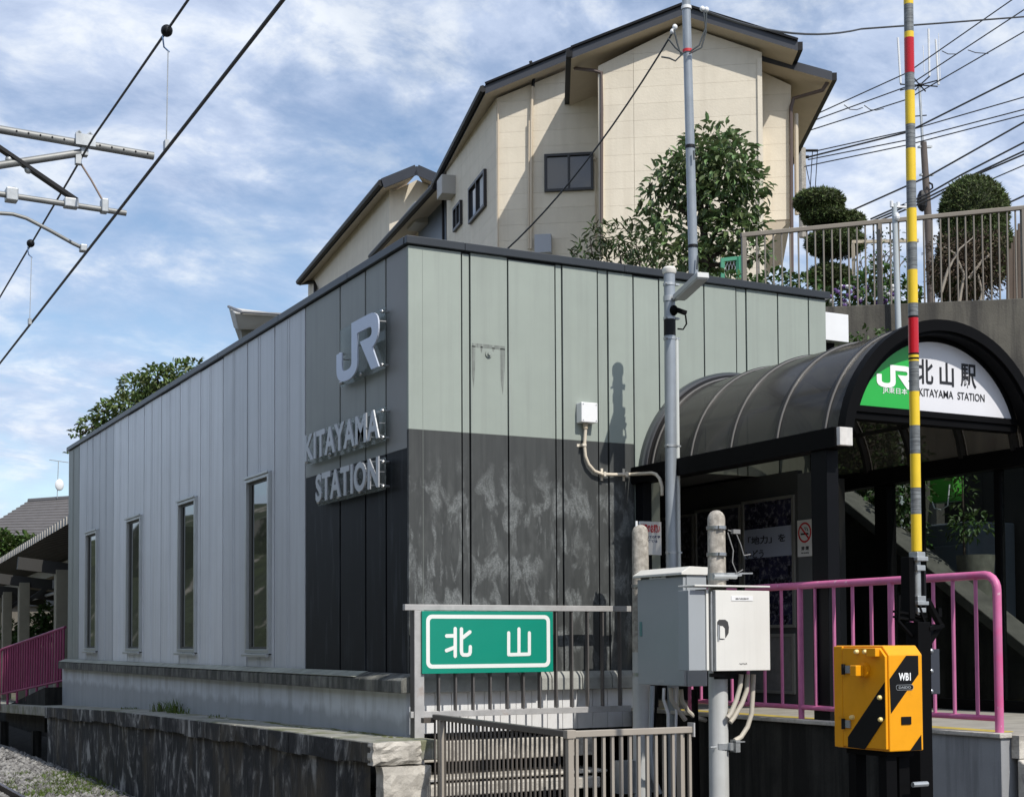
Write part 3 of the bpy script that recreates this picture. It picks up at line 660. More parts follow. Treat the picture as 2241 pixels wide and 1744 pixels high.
# station sign in the arch
YS = -2.82; CXs = 3.675
RS = .925
CZs = 2.26
def arcface(x0, x1, zb, r, y, n=26):
    pts = []
    for i in range(n+1):
        x = x0+(x1-x0)*i/n; pts.append(V((x, y, CZs+math.sqrt(max(.0, r*r-(x-CXs)**2)))))
    lo = [V((x0, y, zb)), V((x1, y, zb))]
    return [lo[0], lo[1]]+pts[::-1]
sg = thing('station_sign', (CXc, YS, 2.55), 'arched station sign, green JR part and white part with black name, under the canopy front', 'sign')
zb_ = 2.583; half = math.sqrt(RS*RS-(zb_-CZs)**2); XS = onY(1991, 860, YS).x
greenp = mat('green_sign_face', (.018, .40, .055), .35, var=.04)
whitep = mat('white_sign_face', (.70, .70, .73), .35, var=.03)
fixn(MB().prism(arcface(CXs-half+.002, XS, zb_, RS, YS), (0, .05, 0)).build('green_face', greenp, sg))
fixn(MB().prism(arcface(XS+.0005, CXs+half-.002, zb_, RS, YS), (0, .05, 0)).build('white_face', whitep, sg))
mb = MB(); n = 34; th0 = math.degrees(math.asin((zb_-CZs)/RS))
P = [[V((p[0], y, p[1])) for p in arc(CXs, CZs, r, 180-th0+2, th0-2, n)] for r, y in ((RS+.001, YS-.02), (RS+.04, YS-.02), (RS+.04, YS+.06), (RS+.001, YS+.06))]
for k in range(4): mb.strip(P[k], P[(k+1) % 4])
fixn(mb.build('rim', black, sg, smooth=True))
MB().box(CXs-half-.06, CXs+half+.06, YS-.03, YS+.07, zb_-.055, zb_-.001).build('sign_sill', black, sg, bevel=.003)
MB().box(CXs-half-.09, CXs+half+.06, YS-.01, YS+.10, zb_-.115, zb_-.056).build('sign_beam', black, sg, bevel=.003)
q = lambda px, py: onY(px, py, YS-.004)
inkb = mat('black_lettering', (.012, .012, .015), .5); inkw = mat('white_lettering', (.85, .86, .86), .5)
a = q(1919, 845); b = q(1998, 792)
jr_build((a.x, YS-.001, a.z-.003), (1,0,0), (0,0,1), (b.x-a.x), .195, .003, inkw, sg, 'emblem')
a = q(1932, 861); b = q(1986, 862); put_text(MB(), 'JR東日本', (a.x, YS-.001, a.z), (1,0,0), (0,0,1), b.x-a.x, .058, .003).build('company_lettering', inkw, sg)
a = q(2009, 842); b = q(2136, 852); h = .235
for i, (ch, xa, xb) in enumerate((('北', 2008, 2043), ('山', 2057, 2088), ('駅', 2103, 2137))):
    p0 = q(xa, 840); p1 = q(xb, 840); zz_ = q(2070, 845).z
    put_text(MB(), ch, (p0.x, YS-.001, zz_), (1,0,0), (0,0,1), p1.x-p0.x, h*.86 if ch == '山' else h*.9, .003, .018).build('name_character', inkb, sg)
a = q(2012, 868); b = q(2155, 878); xm = a.x+(b.x-a.x)*.515
for wd_, xa_, xb_ in (('KITAYAMA', a.x, xm), ('STATION', xm+.05, b.x)): put_text(MB(), wd_, (xa_, YS-.001, (a.z+b.z)/2), (1,0,0), (0,0,1), xb_-xa_, .066, .003, .004).build('roman_lettering', inkb, sg)

# ================================================================== PORCH: slab, poster wall, stair parapet
slabtop = mat('porch_floor', (.30, .28, .24), .85, var=.2, vs=4, bump=.3, bs=60)
edge_y = mat('tactile_yellow', (.42, .32, .06), .8, var=.25, vs=8)
pf = thing('entrance_slab', (3.4, -2.4, -1), 'raised concrete entrance slab with a dark stained side wall under the pink railing', 'slab'); pf['kind'] = 'structure'
MB().box(2.30, 7.0, -4.78, 3.3, -.02, 0).build('slab', slabtop, pf, bevel=.004)
MB().box(2.285, 2.40, -4.80, -.1, -.022, .010).build('slab_edge', conc_lit, pf, bevel=.006)
MB().box(2.41, 2.62, -4.6, -.3, .001, .006).build('yellow_strip', edge_y, pf)
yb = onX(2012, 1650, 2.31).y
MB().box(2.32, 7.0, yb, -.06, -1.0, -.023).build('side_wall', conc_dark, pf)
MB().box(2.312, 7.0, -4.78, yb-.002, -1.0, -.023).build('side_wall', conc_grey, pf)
pwm = mat('poster_wall_panel', (.055, .058, .06), .55, var=.08)
pw = thing('poster_wall', (3.98, .5, 0), 'dark grey poster wall standing inside the entrance', 'wall')
MB().box(3.925, 3.99, -.62, 3.1, 0, 2.34).build('panel', pwm, pw)
MB().box(3.92, 4.05, -.87, -.625, 0, 2.30).build('end_pilaster', mat('grey_pilaster', (.11, .118, .125), .5, var=.06), pw, bevel=.004)
MB().box(4.06, 4.63, -.5, -.42, 0, 2.3).build('return_panel', pwm, pw)
framem = mat('poster_frame', (.33, .33, .31), .4, metal=.5)
def poster_mat(name, seed, dark, band):
    m = bpy.data.materials.new(name); m.use_nodes = True; nt = m.node_tree; b = nt.nodes['Principled BSDF']
    ob = NN(nt, 'ShaderNodeTexCoord').outputs['Object']; s = NN(nt, 'ShaderNodeSeparateXYZ', i_0=ob)
    cv = NN(nt, 'ShaderNodeCombineXYZ', i_0=s.outputs[1], i_1=s.outputs[2], i_2=seed)
    br = NN(nt, 'ShaderNodeTexBrick', i_Vector=cv.outputs[0], i_Scale=1.0); br.offset = 0; br.inputs['Brick Width'].default_value = .155; br.inputs['Row Height'].default_value = .125; br.inputs['Mortar Size'].default_value = .006
    br.inputs['Color1'].default_value = (*dark, 1); br.inputs['Color2'].default_value = (dark[0]*2.5+.01, dark[1]*2.5+.01, dark[2]*3+.02, 1); br.inputs['Mortar'].default_value = (.03, .032, .05, 1)
    nz = NN(nt, 'ShaderNodeTexNoise', i_Vector=cv.outputs[0], i_Scale=17.0, i_Detail=5.0, i_Roughness=.7)
    c = MIX(nt, RAMP(nt, nz.outputs[0], [(.5, (0,)*3), (.72, (.75,)*3)]), br.outputs[0], (.32, .32, .36))
    if band:
        z = s.outputs[2]; f = MATH(nt, 'MULTIPLY', MATH(nt, 'GREATER_THAN', z, band[0]), MATH(nt, 'LESS_THAN', z, band[1])); c = MIX(nt, f, c, (.36, .40, .52))
    nt.links.new(c, b.inputs['Base Color']); b.inputs['Roughness'].default_value = .15; return m
def poster(name, lab, ya, yb, z0, z1, mt, txt=None):
    t = thing(name, (3.92, (ya+yb)/2, z0), lab, 'poster')
    MB().box(3.913, 3.9245, yb+.03, ya-.03, z0+.03, z1-.03).build('sheet', mt, t)
    f = MB()
    for (a, b, c, d) in ((yb, ya, z1-.03, z1), (yb, ya, z0, z0+.03), (yb, yb+.03, z0+.0305, z1-.0305), (ya-.03, ya, z0+.0305, z1-.0305)): f.box(3.90, 3.9245, a, b, c, d)
    f.build('frame', framem, t)
    if txt:
        for (s, y, z, w_, h) in txt: put_text(MB(), s, (3.9125, y, z), (0,-1,0), (0,0,1), w_, h, .001, .02).build('lettering', inkb, t)
poster('framed_poster', 'framed dark blue poster of many small photos with a pale band, nearest the no-smoking sign', .27, -.58, .78, 2.10, poster_mat('photo_poster', 1.3, (.008, .008, .016), (.72, 1.02)), [('「地力」を', .18, 1.64, .62, .085), ('いどう', .22, 1.50, .30, .085)])
poster('framed_poster', 'framed dark poster with standing figures, middle of the poster wall', 1.13, .30, .78, 2.08, poster_mat('figure_poster', 5.1, (.012, .013, .015), None))
poster('framed_poster', 'framed dark poster deepest inside the entrance hall', 1.95, 1.16, .78, 2.05, poster_mat('dim_poster', 8.7, (.014, .013, .012), None))
poster('notice_board', 'low framed notice sheet under the photo poster, seen between pink bars', .20, -.56, .12, .72, mat('dim_notice', (.16, .16, .16), .5, var=.2, vs=12))
# no smoking plate
redp = mat('sign_red', (.55, .02, .03), .5)
ns = thing('no_smoking_sign', (3.91, -.74, 1.49), 'white no-smoking sign with a red ring on the grey pilaster', 'sign')
ya, yb, z0, z1 = -.632, -.862, 1.475, 1.835
MB().box(3.908, 3.919, yb, ya, z0, z1).build('plate', white_paint, ns, bevel=.001)
yc, zc = (ya+yb)/2, z0+.235
mb = MB(); ro, ri = .10, .083; n = 36
P = [[V((x, yc-r*math.cos(2*math.pi*i/n), zc+r*math.sin(2*math.pi*i/n))) for i in range(n+1)] for r, x in ((ri, 3.9075), (ro, 3.9075), (ro, 3.9055), (ri, 3.9055))]
for k in range(4): mb.strip(P[k], P[(k+1) % 4])
fixn(mb.build('ring', redp, ns))
d = .09*.707; MB().obox((3.9045, yc, zc), (.0005, 0, 0), (0, -d, -d), (0, -.006, .006)).build('slash', redp, ns)
cg = MB().box(3.9058, 3.9075, yc-.055, yc+.06, zc-.022, zc-.006)
for (a, b) in (((-.02, .02), (.0, .05)), ((0, .05), (-.035, .045)), ((-.035, .045), (-.05, .01))): cg.obox((3.9062, yc-(a[0]+b[0])/2*-1, zc+(a[1]+b[1])/2), (.0006, 0, 0), (0, (b[0]-a[0])/2, (b[1]-a[1])/2), (0, .006, .003))
cg.build('cigarette', inkb, ns)
put_text(MB(), '禁 煙', (3.9075, ya-.06, z0+.06), (0,-1,0), (0,0,1), .115, .04, .001, .02).build('lettering', inkb, ns)
put_text(MB(), 'No smoking', (3.9075, ya-.06, z0+.025), (0,-1,0), (0,0,1), .115, .018, .001, .02).build('lettering', inkb, ns)
# white notice with red heading on the jamb
p0 = onY(1400, 1213, -.16); p1 = onY(1447, 1142, -.16)
nb = thing('smoking_notice', (p0.x, -.02, p0.z), 'white notice with red heading on the entrance jamb behind the grey cabinet', 'notice')
MB().box(p0.x, p1.x, -.16, -.143, p0.z, p1.z).build('sheet', white_paint, nb)
put_text(MB(), '禁煙のお願い', (p0.x+.015, -.1605, p1.z-.115), (1,0,0), (0,0,1), p1.x-p0.x-.03, .09, .001, .05).build('heading', redp, nb)
put_text(MB(), '駅構内での喫煙', (p0.x+.015, -.1605, p1.z-.165), (1,0,0), (0,0,1), p1.x-p0.x-.03, .03, .001, .03).build('lettering', mat('blue_ink', (.03, .05, .15), .5), nb)
put_text(MB(), 'ポイ捨ては', (p0.x+.015, -.1605, p1.z-.205), (1,0,0), (0,0,1), p1.x-p0.x-.06, .028, .001, .03).build('lettering', MT['blue_ink'], nb)
# sloping stair parapet beyond the side glazing
st = thing('stair_parapet', (5.3, -1.2, 0), 'sloping rough concrete stair parapet seen through the side glazing', 'wall')
a = onX(1850, 1103, 5.15); b = onX(2241, 1420, 5.15)
mb = MB().prism([(5.15, a.y+.8, -.1), (5.15, b.y-.4, -.1), (5.15, b.y-.4, b.z-.25), (5.15, a.y, a.z), (5.15, a.y+.8, a.z+.5)], (.28, 0, 0)); fixn(mb.build('parapet', conc_dark, st))
cop = mat('parapet_coping', (.10, .095, .085), .9, var=.3, vs=5, bump=.6, bs=40)
d = (V((0, b.y, b.z))-V((0, a.y, a.z))).normalized()
MB().bar((5.28, a.y+.6, a.z+.6*d.z/d.y), (5.28, b.y-.4, b.z-.25), .34, .10).build('coping', cop, st, bevel=.01)
# ================================================================== PINK RAILING BY THE ENTRANCE
pink = mat('worn_pink_paint', (.56, .14, .30), .5, var=.14, vs=5, patch=(.62, .06, .22), ps=2.2, pamt=.5, streak=(.62, .52, .52), sk=(14, 14, 14), samt=.7, slo=.66, shi=.70)
pinks = mat('pink_baluster', (.48, .14, .29), .5, var=.14, vs=6)
XR = 2.385
pr = thing('pink_railing', (XR, -3, 0), 'pink tubular railing along the raised entrance slab', 'railing')
yn = -4.70
top = [(XR, -.95, 1.10), (XR, yn+.11, 1.10)]+[(XR, yn+.11-.11*math.sin(R(t)), .99+.11*math.cos(R(t))) for t in (20, 40, 60, 75, 90)]+[(XR, yn, -.0)]
MB().tube(top, .030, 14).build('top_rail', pink, pr, smooth=True)
MB().tube([(XR, -.95, .105), (XR, yn+.005, .105)], .021, 10).build('bottom_rail', pink, pr, smooth=True)
bx = [onX(px, 1400, XR).y for px in (1785, 1826, 1867, 1908, 1996, 2044, 2087, 2137)]
px_ = [onX(px, 1400, XR).y for px in (1752, 1951)]
ball = MB().tube([(XR, 0, .11), (XR, 0, 1.09)], .0135, 8).build('baluster', pinks, pr, smooth=True); ball.location = (0, bx[0], 0)
for y in bx[1:]: inst(ball, 'baluster', pr, (0, y-bx[0], 0))
y = onX(1711, 1400, XR).y
while y < -.98: inst(ball, 'baluster', pr, (0, y-bx[0], 0)); y += .235
for y in px_+[-.97]: MB().tube([(XR, y, .0), (XR, y, 1.09)], .025, 12).build('post', pinks, pr, smooth=True)

# ================================================================== FENCE WITH THE GREEN STATION BOARD
YFn = -.265
rusty = mat('weathered_galvanised', (.46, .45, .44), .5, metal=.3, var=.14, vs=8, patch=(.33, .20, .12), ps=3.5, pamt=.7, plo=.60, phi=.72)
dkbar = mat('brown_grey_bar', (.13, .12, .115), .5, metal=.3, var=.12)
fn = thing('platform_fence', (1, YFn, -.5), 'weathered steel bar fence carrying the green station board', 'fence')
z1 = onY(893, 1322, YFn-.03).z
a = onY(886, 1330, YFn-.03).x; b = onY(1381, 1330, YFn-.03).x
MB().box(a, b, YFn-.035, YFn+.02, z1-.052, z1).build('top_rail', rusty, fn, bevel=.003)
zl = onY(924, 1556, YFn).z; MB().box(a+.06, b, YFn-.02, YFn+.02, zl-.055, zl).build('lower_rail', rusty, fn, bevel=.003)
xa, xb = onY(904, 1500, YFn).x, onY(925, 1500, YFn).x
MB().box(xa, xb, YFn-.035, YFn-.025, -.56, z1-.053).add([], []).build('post', rusty, fn, bevel=.002)
MB().box(xa-.002, xa+.010, YFn-.0245, YFn+.06, -.56, z1-.053).build('post_flange', dkbar, fn)
MB().box(xa-.03, xb+.12, YFn-.08, YFn+.08, -.575, -.561).build('foot_plate', rusty, fn)
first = None
for px in (959, 996, 1034.5, 1072, 1109, 1144, 1180, 1216, 1250.5, 1285, 1318, 1356):
    x = onY(px, 1450, YFn).x
    if first is None: first = MB().box(-.007, .007, YFn-.024, YFn+.024, zl+.001, z1-.053).build('bar', dkbar, fn); first.location = (x, 0, 0); fx = x
    else: inst(first, 'bar', fn, (x-fx, 0, 0))
bd = thing('station_board', (.6, -.32, .38), 'green station name board with white 北山 inside a rounded white border', 'sign')
A = onY(924, 1474, -.325); B = onY(1210, 1338, -.325); x0, x1, z0, z1b = A.x, B.x, A.z, B.z
emer = mat('emerald_board', (.0, .245, .165), .4, var=.03, rvar=.05)
MB().box(x0, x1, -.325, -.302, z0, z1b).build('plate', emer, bd, bevel=.002)
bw = mat('board_white', (.78, .80, .77), .5, var=.03)
Wb, Hb = x1-x0, z1b-z0
o_, i_ = rrect(x0+.035*1.1, x1-.030*1.1, z0+.045, z1b-.032, .055), rrect(x0+.035*1.1+.035, x1-.030*1.1-.035, z0+.045+.035, z1b-.032-.035, .028)
mb = MB(); P = [[V((p[0], y, p[1])) for p in (L+[L[0]])] for L, y in ((i_, -.3255), (o_, -.3255), (o_, -.3272), (i_, -.3272))]
for k in range(4): mb.strip(P[k], P[(k+1) % 4])
fixn(mb.build('border', bw, bd))
def brush(name, strokes, wpx):
    mb = MB()
    for i, pts in enumerate(strokes):
        ol = stroke2d([((onY(840+p[0]*.3297, 1240+p[1]*.3297, -.327).x), onY(840+p[0]*.3297, 1240+p[1]*.3297, -.327).z) for p in pts], wpx, 6)
        mb.prism([(p.x, -.3255-.0003*i, p.y) for p in ol], (0, -.0015, 0))
    return fixn(mb.build(name, bw, bd))
hook = [(515, 412), (515, 560)]+[(518, 575), (526, 583), (540, 584), (556, 584), (568, 578), (573, 566), (574, 530)]
brush('character', [[(474, 410), (474, 592)], [(417, 458), (462, 457)], [(416, 555), (464, 536)], hook, [(526, 468), (571, 432)]], .033)
brush('character', [[(829, 438), (829, 582)], [(897, 412), (897, 574)], [(966, 438), (966, 578)], [(838, 582), (958, 579)]], .032)

# ================================================================== LOW BROWN FENCE IN FRONT
beige = mat('bronze_painted_lit', (.36, .32, .27), .45, metal=.1, var=.06)  # paler copy of the fence colour for the sunlit run and the posts
brown = mat('bronze_painted_shade', (.12, .105, .092), .45, metal=.3, var=.06)  # darker copy of the same colour, shade painted onto the run facing the track
c0, c1, c2 = V((-.03, -.62, .03)), V((-.222, -3.287, .03)), V((.795, -3.287, .03))
lf = thing('low_fence', (c1.x, c1.y, -1), 'low bronze-brown bar fence turning a corner in front of the green board', 'fence')
MB().bar(c0+V((0,0,-.02)), c1+V((0,0,-.02)), .05, .045).build('top_rail', brown, lf, bevel=.004)
MB().bar(c1+V((.02,0,-.02)), c2+V((0,0,-.02)), .05, .045).build('top_rail', beige, lf, bevel=.004)
MB().obox(c1+V((0,0,-.02)), (.035,0,0), (0,.03,0), (0,0,.03)).build('corner_cap', beige, lf, bevel=.004)
MB().obox(c2+V((.0,0,-.02)), (.006,0,0), (0,.04,0), (0,0,.05)).build('end_plate', rusty, lf)
MB().obox(c0+V((-.05,.04,-.05)), (.05,0,0), (0,.03,0), (0,0,.022)).build('end_bracket', brown, lf)
d = c1-c0; n = 32; s0 = None
for i in range(n+1):
    p = c0+d*(i/n)
    if s0 is None: s0 = MB().box(-.0065, .0065, -.0085, .0085, -1.0, -.013).build('bar', brown, lf); s0.location = p; s0p = p
    else: inst(s0, 'bar', lf, p-s0p)
d = c2-c1; n = 14; s0 = None
for i in range(1, n+1):
    p = c1+d*((i-.25)/n)
    if s0 is None: s0 = MB().box(-.0105, .0105, -.012, .012, -1.0, -.013).build('bar', beige, lf); s0.location = p; s0p = p
    else: inst(s0, 'bar', lf, p-s0p)
for p in (c1, c0+(c1-c0)*.06, c2+V((-.075, .03, 0))): MB().box(p.x-.022, p.x+.022, p.y-.022, p.y+.022, -1.0, p.z-.045).build('post', beige, lf, bevel=.003)

# ================================================================== LAMP POLE AGAINST THE FRONT
poleg = mat('blue_grey_painted_pole', (.30, .33, .36), .35, metal=.25, var=.08, vs=6)
YP = -.76; XP = onY(1466, 800, YP).x
lp = thing('lamp_pole', (XP, YP, -1), 'grey pipe pole with cream cap, strip lamp and black camera before the sunlit wall', 'pole')
ztop = onY(1467, 592, YP).z
MB().tube([(XP, YP, -1), (XP, YP, 2.0), (XP+.004, YP, ztop)], [.0545, .054, .053], 20).build('pipe', poleg, lp, smooth=True)
MB().cyl((XP+.068, YP-.02, .6), (XP+.064, YP-.02, onY(1478, 740, YP).z), .019, 12).build('side_conduit', mat('pale_conduit', (.55, .57, .55), .5), lp, smooth=True)
MB().tube([(XP+.004, YP, ztop-.035), (XP+.004, YP, ztop-.02), (XP+.004, YP, ztop+.012), (XP+.004, YP, ztop+.03)], [.058, .066, .066, .05], 20).build('cap', mat('cream_cap', (.68, .66, .60), .5), lp, smooth=True)
za = onY(1462, 655, YP).z
MB().cyl((XP, YP, za-.02), (XP, YP, za+.03), .058, 16).build('bracket_band', galv, lp, smooth=True)
h0 = V((XP+.045, YP-.09, za)); h1 = onY(1539, 602, YP-.64)
ax = (h1-h0).normalized(); sd = ax.cross(V((0,0,1))).normalized(); up = sd.cross(ax)
lm = MB().obox((h0+h1)/2, (h1-h0)/2, sd*.06, up*.028).build('lamp_housing', mat('lamp_grey', (.42, .43, .43), .4, metal=.3), lp, bevel=.008)
MB().obox((h0+h1)/2-up*.031+ax*.02, (h1-h0)*.44, sd*.052, up*.004).build('diffuser', mat('milky_diffuser', (.55, .56, .55), .25), lm)
MB().bar((XP+.03, YP-.03, za), h0+ax*.03, .05, .04).build('arm', galv, lp, bevel=.004)
zc = onY(1475, 690, YP).z
cm = MB().bar((XP+.02, YP-.09, zc+.03), (XP+.11, YP-.12, zc-.0), .042, .04).build('camera', black, lp, bevel=.006)
MB().ball((XP+.01, YP-.06, zc+.03), .042, .04, .05, 10, 8).build('camera_mount', black, lp, smooth=True)
MB().tube([(XP+.10, YP-.12, zc-.02), (XP+.11, YP-.12, zc-.10), (XP+.085, YP-.10, zc-.15), (XP+.05, YP-.06, zc-.14)], .008, 6).build('cable', black, lp)
zb1, zb2 = onY(1465, 735, YP).z, onY(1465, 697, YP).z
MB().cyl((XP+.002, YP, zb1), (XP+.002, YP, zb2), .056, 18).build('sleeve', darksteel, lp, smooth=True)
for py in (697, 741, 623, 976, 1209): 
    z = onY(1465, py, YP).z; b_ = MB().cyl((XP, YP, z-.012), (XP, YP, z+.012), .0585, 18); b_.cyl((XP-.05, YP-.03, z), (XP-.075, YP-.04, z), .008, 6); b_.box(XP+.05, XP+.09, YP-.04, YP, z-.008, z+.008); b_.build('band_clamp', galv, lp, smooth=True)

# ================================================================== CONDUIT AND JUNCTION BOX ON THE FRONT
cream = mat('cream_conduit', (.62, .55, .44), .5, var=.06, vs=10)
jb = thing('wall_conduit', (1.9, -.05, 2.0), 'white junction box with a cream conduit bending right along the front wall', 'conduit')
a = onY(1273, 923, -.105); b = onY(1308, 882, -.105)
MB().box(a.x, b.x, -.105, -.001, a.z, b.z).build('junction_box', mat('white_plastic', (.80, .80, .80), .35), jb, bevel=.008)
mb = MB()
for (fx, fz) in ((.1, .1), (.9, .1), (.1, .9), (.9, .9)): mb.cyl((a.x+(b.x-a.x)*fx, -.106, a.z+(b.z-a.z)*fz), (a.x+(b.x-a.x)*fx, -.1085, a.z+(b.z-a.z)*fz), .006, 8)
mb.build('screw', steel, jb)
yc = -.045
pts = [onY(px, py, yc) if px < 1400 else onX(px, py, 2.345) for px, py in ((1281, 925), (1281, 945), (1279, 975), (1281, 998), (1288, 1016), (1301, 1031), (1318, 1037.5), (1340, 1038.5), (1380, 1038), (1415, 1036), (1426, 1035), (1436, 1038), (1444, 1048), (1449, 1066), (1449, 1084))]
MB().tube(pts, .0165, 10).build('pipe', cream, jb, smooth=True)
p = pts[0]; MB().cyl(p+V((0,0,.01)), p-V((0,0,.06)), .024, 12).build('gland', mat('tan_gland', (.45, .38, .28), .5), jb, smooth=True)
for px, py, vert in ((1277, 974, 1), (1322, 1037.5, 0), (1370, 1038, 0)):
    p = onY(px, py, yc); mb = MB()
    if vert: mb.box(p.x-.05, p.x+.05, -.006, -.001, p.z-.014, p.z+.014).box(p.x-.022, p.x+.022, yc-.022, -.006, p.z-.012, p.z+.012)
    else: mb.box(p.x-.014, p.x+.014, -.006, -.001, p.z-.06, p.z+.06).box(p.x-.013, p.x+.013, yc-.022, -.006, p.z-.022, p.z+.022)
    mb.build('clip', mat('ivory_clip', (.66, .60, .50), .5), jb, bevel=.003)

# ================================================================== CONCRETE POSTS AND ELECTRICAL CABINETS
pc = mat('weathered_concrete_post', (.40, .37, .325), .85, var=.35, vs=22, patch=(.16, .145, .12), ps=14, pamt=.65, plo=.50, phi=.66, bump=.5, bs=60, streak=(.22, .19, .16), sk=(10, 10, 1.5), samt=.6)
pgal = mat('pale_grey_post', (.52, .53, .52), .55, var=.08, vs=6, streak=(.40, .40, .38), sk=(18, 18, .6), samt=.5)
YW = -2.12; pW = onY(1574, 1500, YW)
def cpost(x, y, ztop, r, lab, bands, split):
    t = thing('concrete_post', (x, y, -1), lab, 'post')
    if split: MB().tube([(x, y, -1), (x, y, split)], [r*1.06, r], 20).build('lower_shaft', pgal, t, smooth=True)
    MB().tube([(x, y, split if split else -1), (x, y, ztop-.07), (x, y, ztop-.045), (x, y, ztop-.02), (x, y, ztop-.004), (x, y, ztop)], [r*.998, r*.93, r*.85, r*.65, r*.35, r*.08], 20).build('shaft', pc, t, smooth=True)
    for z, rr in bands:
        b_ = MB().cyl((x, y, z-.014), (x, y, z+.014), r*1.06, 20); b_.box(x-r*.5, x+r*.3, y-r*1.25, y-r*.9, z-.013, z+.013); b_.build('steel_band', steel, t, smooth=True)
    return t
zt_ = onY(1558, 1116, YW).z
t = cpost(pW.x-.012, YW, zt_, .079, 'stubby concrete post with steel bands holding the white cabinet', [(onY(1560, 1155, YW).z, 1), (onY(1560, 1213, YW).z, 1)], .45)
zz_ = onY(1570, 1262, YW).z
mb = MB(); mb.cyl((pW.x-.11, YW-.09, zz_), (pW.x+.12, YW-.09, zz_), .02, 8); mb.cyl((pW.x-.0, YW, zz_-.03), (pW.x, YW, zz_+.03), .088, 18); mb.bar((pW.x+.05, YW-.06, zz_), (pW.x+.22, YW-.02, zz_+.02), .02, .02)
mb.bar((pW.x+.02, YW-.07, zz_+.025), (pW.x+.28, YW-.10, zz_+.03), .01, .012); mb.build('clamp', galv, t)
zz_ = onY(1570, 1472, YW).z; mb = MB(); mb.cyl((pW.x, YW, zz_-.05), (pW.x, YW, zz_+.02), .09, 18); mb.box(pW.x-.15, pW.x+.0, YW-.1, YW-.07, zz_-.03, zz_); mb.box(pW.x+.05, pW.x+.2, YW-.06, YW+.1, zz_-.05, zz_+.03); mb.build('clamp', darksteel, t)
zz_ = onY(1570, 1632, YW).z
mb = MB(); mb.cyl((pW.x, YW, zz_-.025), (pW.x, YW, zz_+.025), .09, 18); mb.cyl((pW.x-.14, YW-.06, zz_-.003), (pW.x-.08, YW-.06, zz_-.003), .008, 6); mb.box(pW.x+.09, pW.x+.135, YW-.1, YW-.02, zz_-.05, zz_+.05); mb.box(pW.x+.09, pW.x+.18, YW-.105, YW-.06, zz_+.03, zz_+.04); mb.box(pW.x+.02, pW.x+.05, YW-.12, YW-.08, zz_-.03, zz_+.03); mb.build('clamp', galv, t)
# wires sticking out of the post
wm = mat('white_wire', (.7, .7, .7), .5); gw = mat('grey_wire', (.22, .22, .22), .5)
x, y = pW.x, YW; z = onY(1560, 1160, YW).z
mb = MB().tube([(x+.07, y-.05, z), (x+.12, y-.09, z-.02), (x+.17, y-.09, z-.12), (x+.20, y-.09, z-.21), (x+.26, y-.1, z-.20)], .0055, 6)
mb.tube([(x+.06, y-.06, z-.02), (x+.10, y-.08, z-.17), (x+.09, y-.08, z-.27), (x+.12, y-.1, z-.36), (x+.18, y-.1, z-.33)], .005, 6); mb.box(x+.09, x+.16, y-.1, y-.06, z-.03, z+.005)
mb.build('loose_wire', gw, t)
YL_ = -.60; pL = onY(1402, 1300, YL_)
t = cpost(pL.x, YL_, onY(1401, 1148, YL_).z, .082, 'stubby concrete post left of the tall grey cabinet', [(onY(1398, 1475, YL_).z, 1), (onY(1398, 1282, YL_).z, 1)], .55)
MB().tube([(pL.x-.04, YL_, onY(1395, 1150, YL_).z-.03), (pL.x-.04, YL_, onY(1395, 1140, YL_).z)], .012, 8).build('stub', white_paint, t)

greybox = mat('grey_cabinet_paint', (.34, .365, .385), .42, var=.03, vs=3)
whitebox = mat('ivory_cabinet_paint', (.72, .71, .67), .42, var=.03, vs=4, streak=(.60, .59, .55), sk=(20, 20, .8), samt=.25)
plate = mat('label_plate', (.62, .64, .64), .35)
YC = -1.6
A = onY(1495, 1250, YC); B = onY(1498, 1502, YC); x0 = A.x; x1 = onY(1540, 1300, YC).x+.03; zt, zb_ = A.z, B.z; yb = onX(1395, 1350, x0).y
gc = thing('grey_cabinet', ((x0+x1)/2, (YC+yb)/2, zb_), 'tall grey electrical cabinet with a sloping cap and side door on the left post', 'cabinet')
MB().box(x0+.035, x1, YC, yb, zb_, zt-.03).build('body', greybox, gc, bevel=.004)
MB().box(x0, x0+.030, YC+.004, yb-.004, zb_+.004, zt-.045).build('door', greybox, gc, bevel=.004)
MB().prism([(x0-.03, YC-.035, zt-.03), (x1+.01, YC-.035, zt-.03), (x1+.01, YC-.035, zt+.03), (x0+.06, YC-.035, zt+.035), (x0-.03, YC-.035, zt-.008)], (0, yb-YC+.07, 0)); mb = MB().prism([(x0-.03, YC-.02, zt-.029), (x1+.01, YC-.02, zt-.029), (x1+.01, YC-.02, zt+.04), (x0+.06, YC-.02, zt+.045), (x0-.03, YC-.02, zt-.008)], (0, yb-YC+.05, 0)); fixn(mb.build('cap', whitebox, gc, bevel=.004))
l0 = onX(1422, 1266, x0); l1 = onX(1457, 1258, x0)
lbz = onX(1440, 1262, x0).z; MB().box(x0-.004, x0, l1.y, l0.y, lbz-.018, lbz+.018).build('label_plate', plate, gc)
put_text(MB(), 'ホーム分電盤', (x0-.0045, l0.y-.04, lbz-.010), (0,-1,0), (0,0,1), l0.y-l1.y-.08, .02, .001, .03).build('lettering', inkb, gc)
hz_ = onX(1403, 1376, x0); MB().box(x0-.006, x0-.0005, hz_.y-.02, hz_.y+.02, hz_.z-.065, hz_.z+.065).build('latch', mat('teal_latch', (.12, .25, .25), .4), gc, bevel=.004)
pzb = onX(1447, 1490, x0); MB().box(x0-.003, x0-.0003, pzb.y-.05, pzb.y+.05, pzb.z-.012, pzb.z+.012).build('maker_plate', mat('dull_plate', (.38, .40, .41), .4), gc)
YB = -2.36
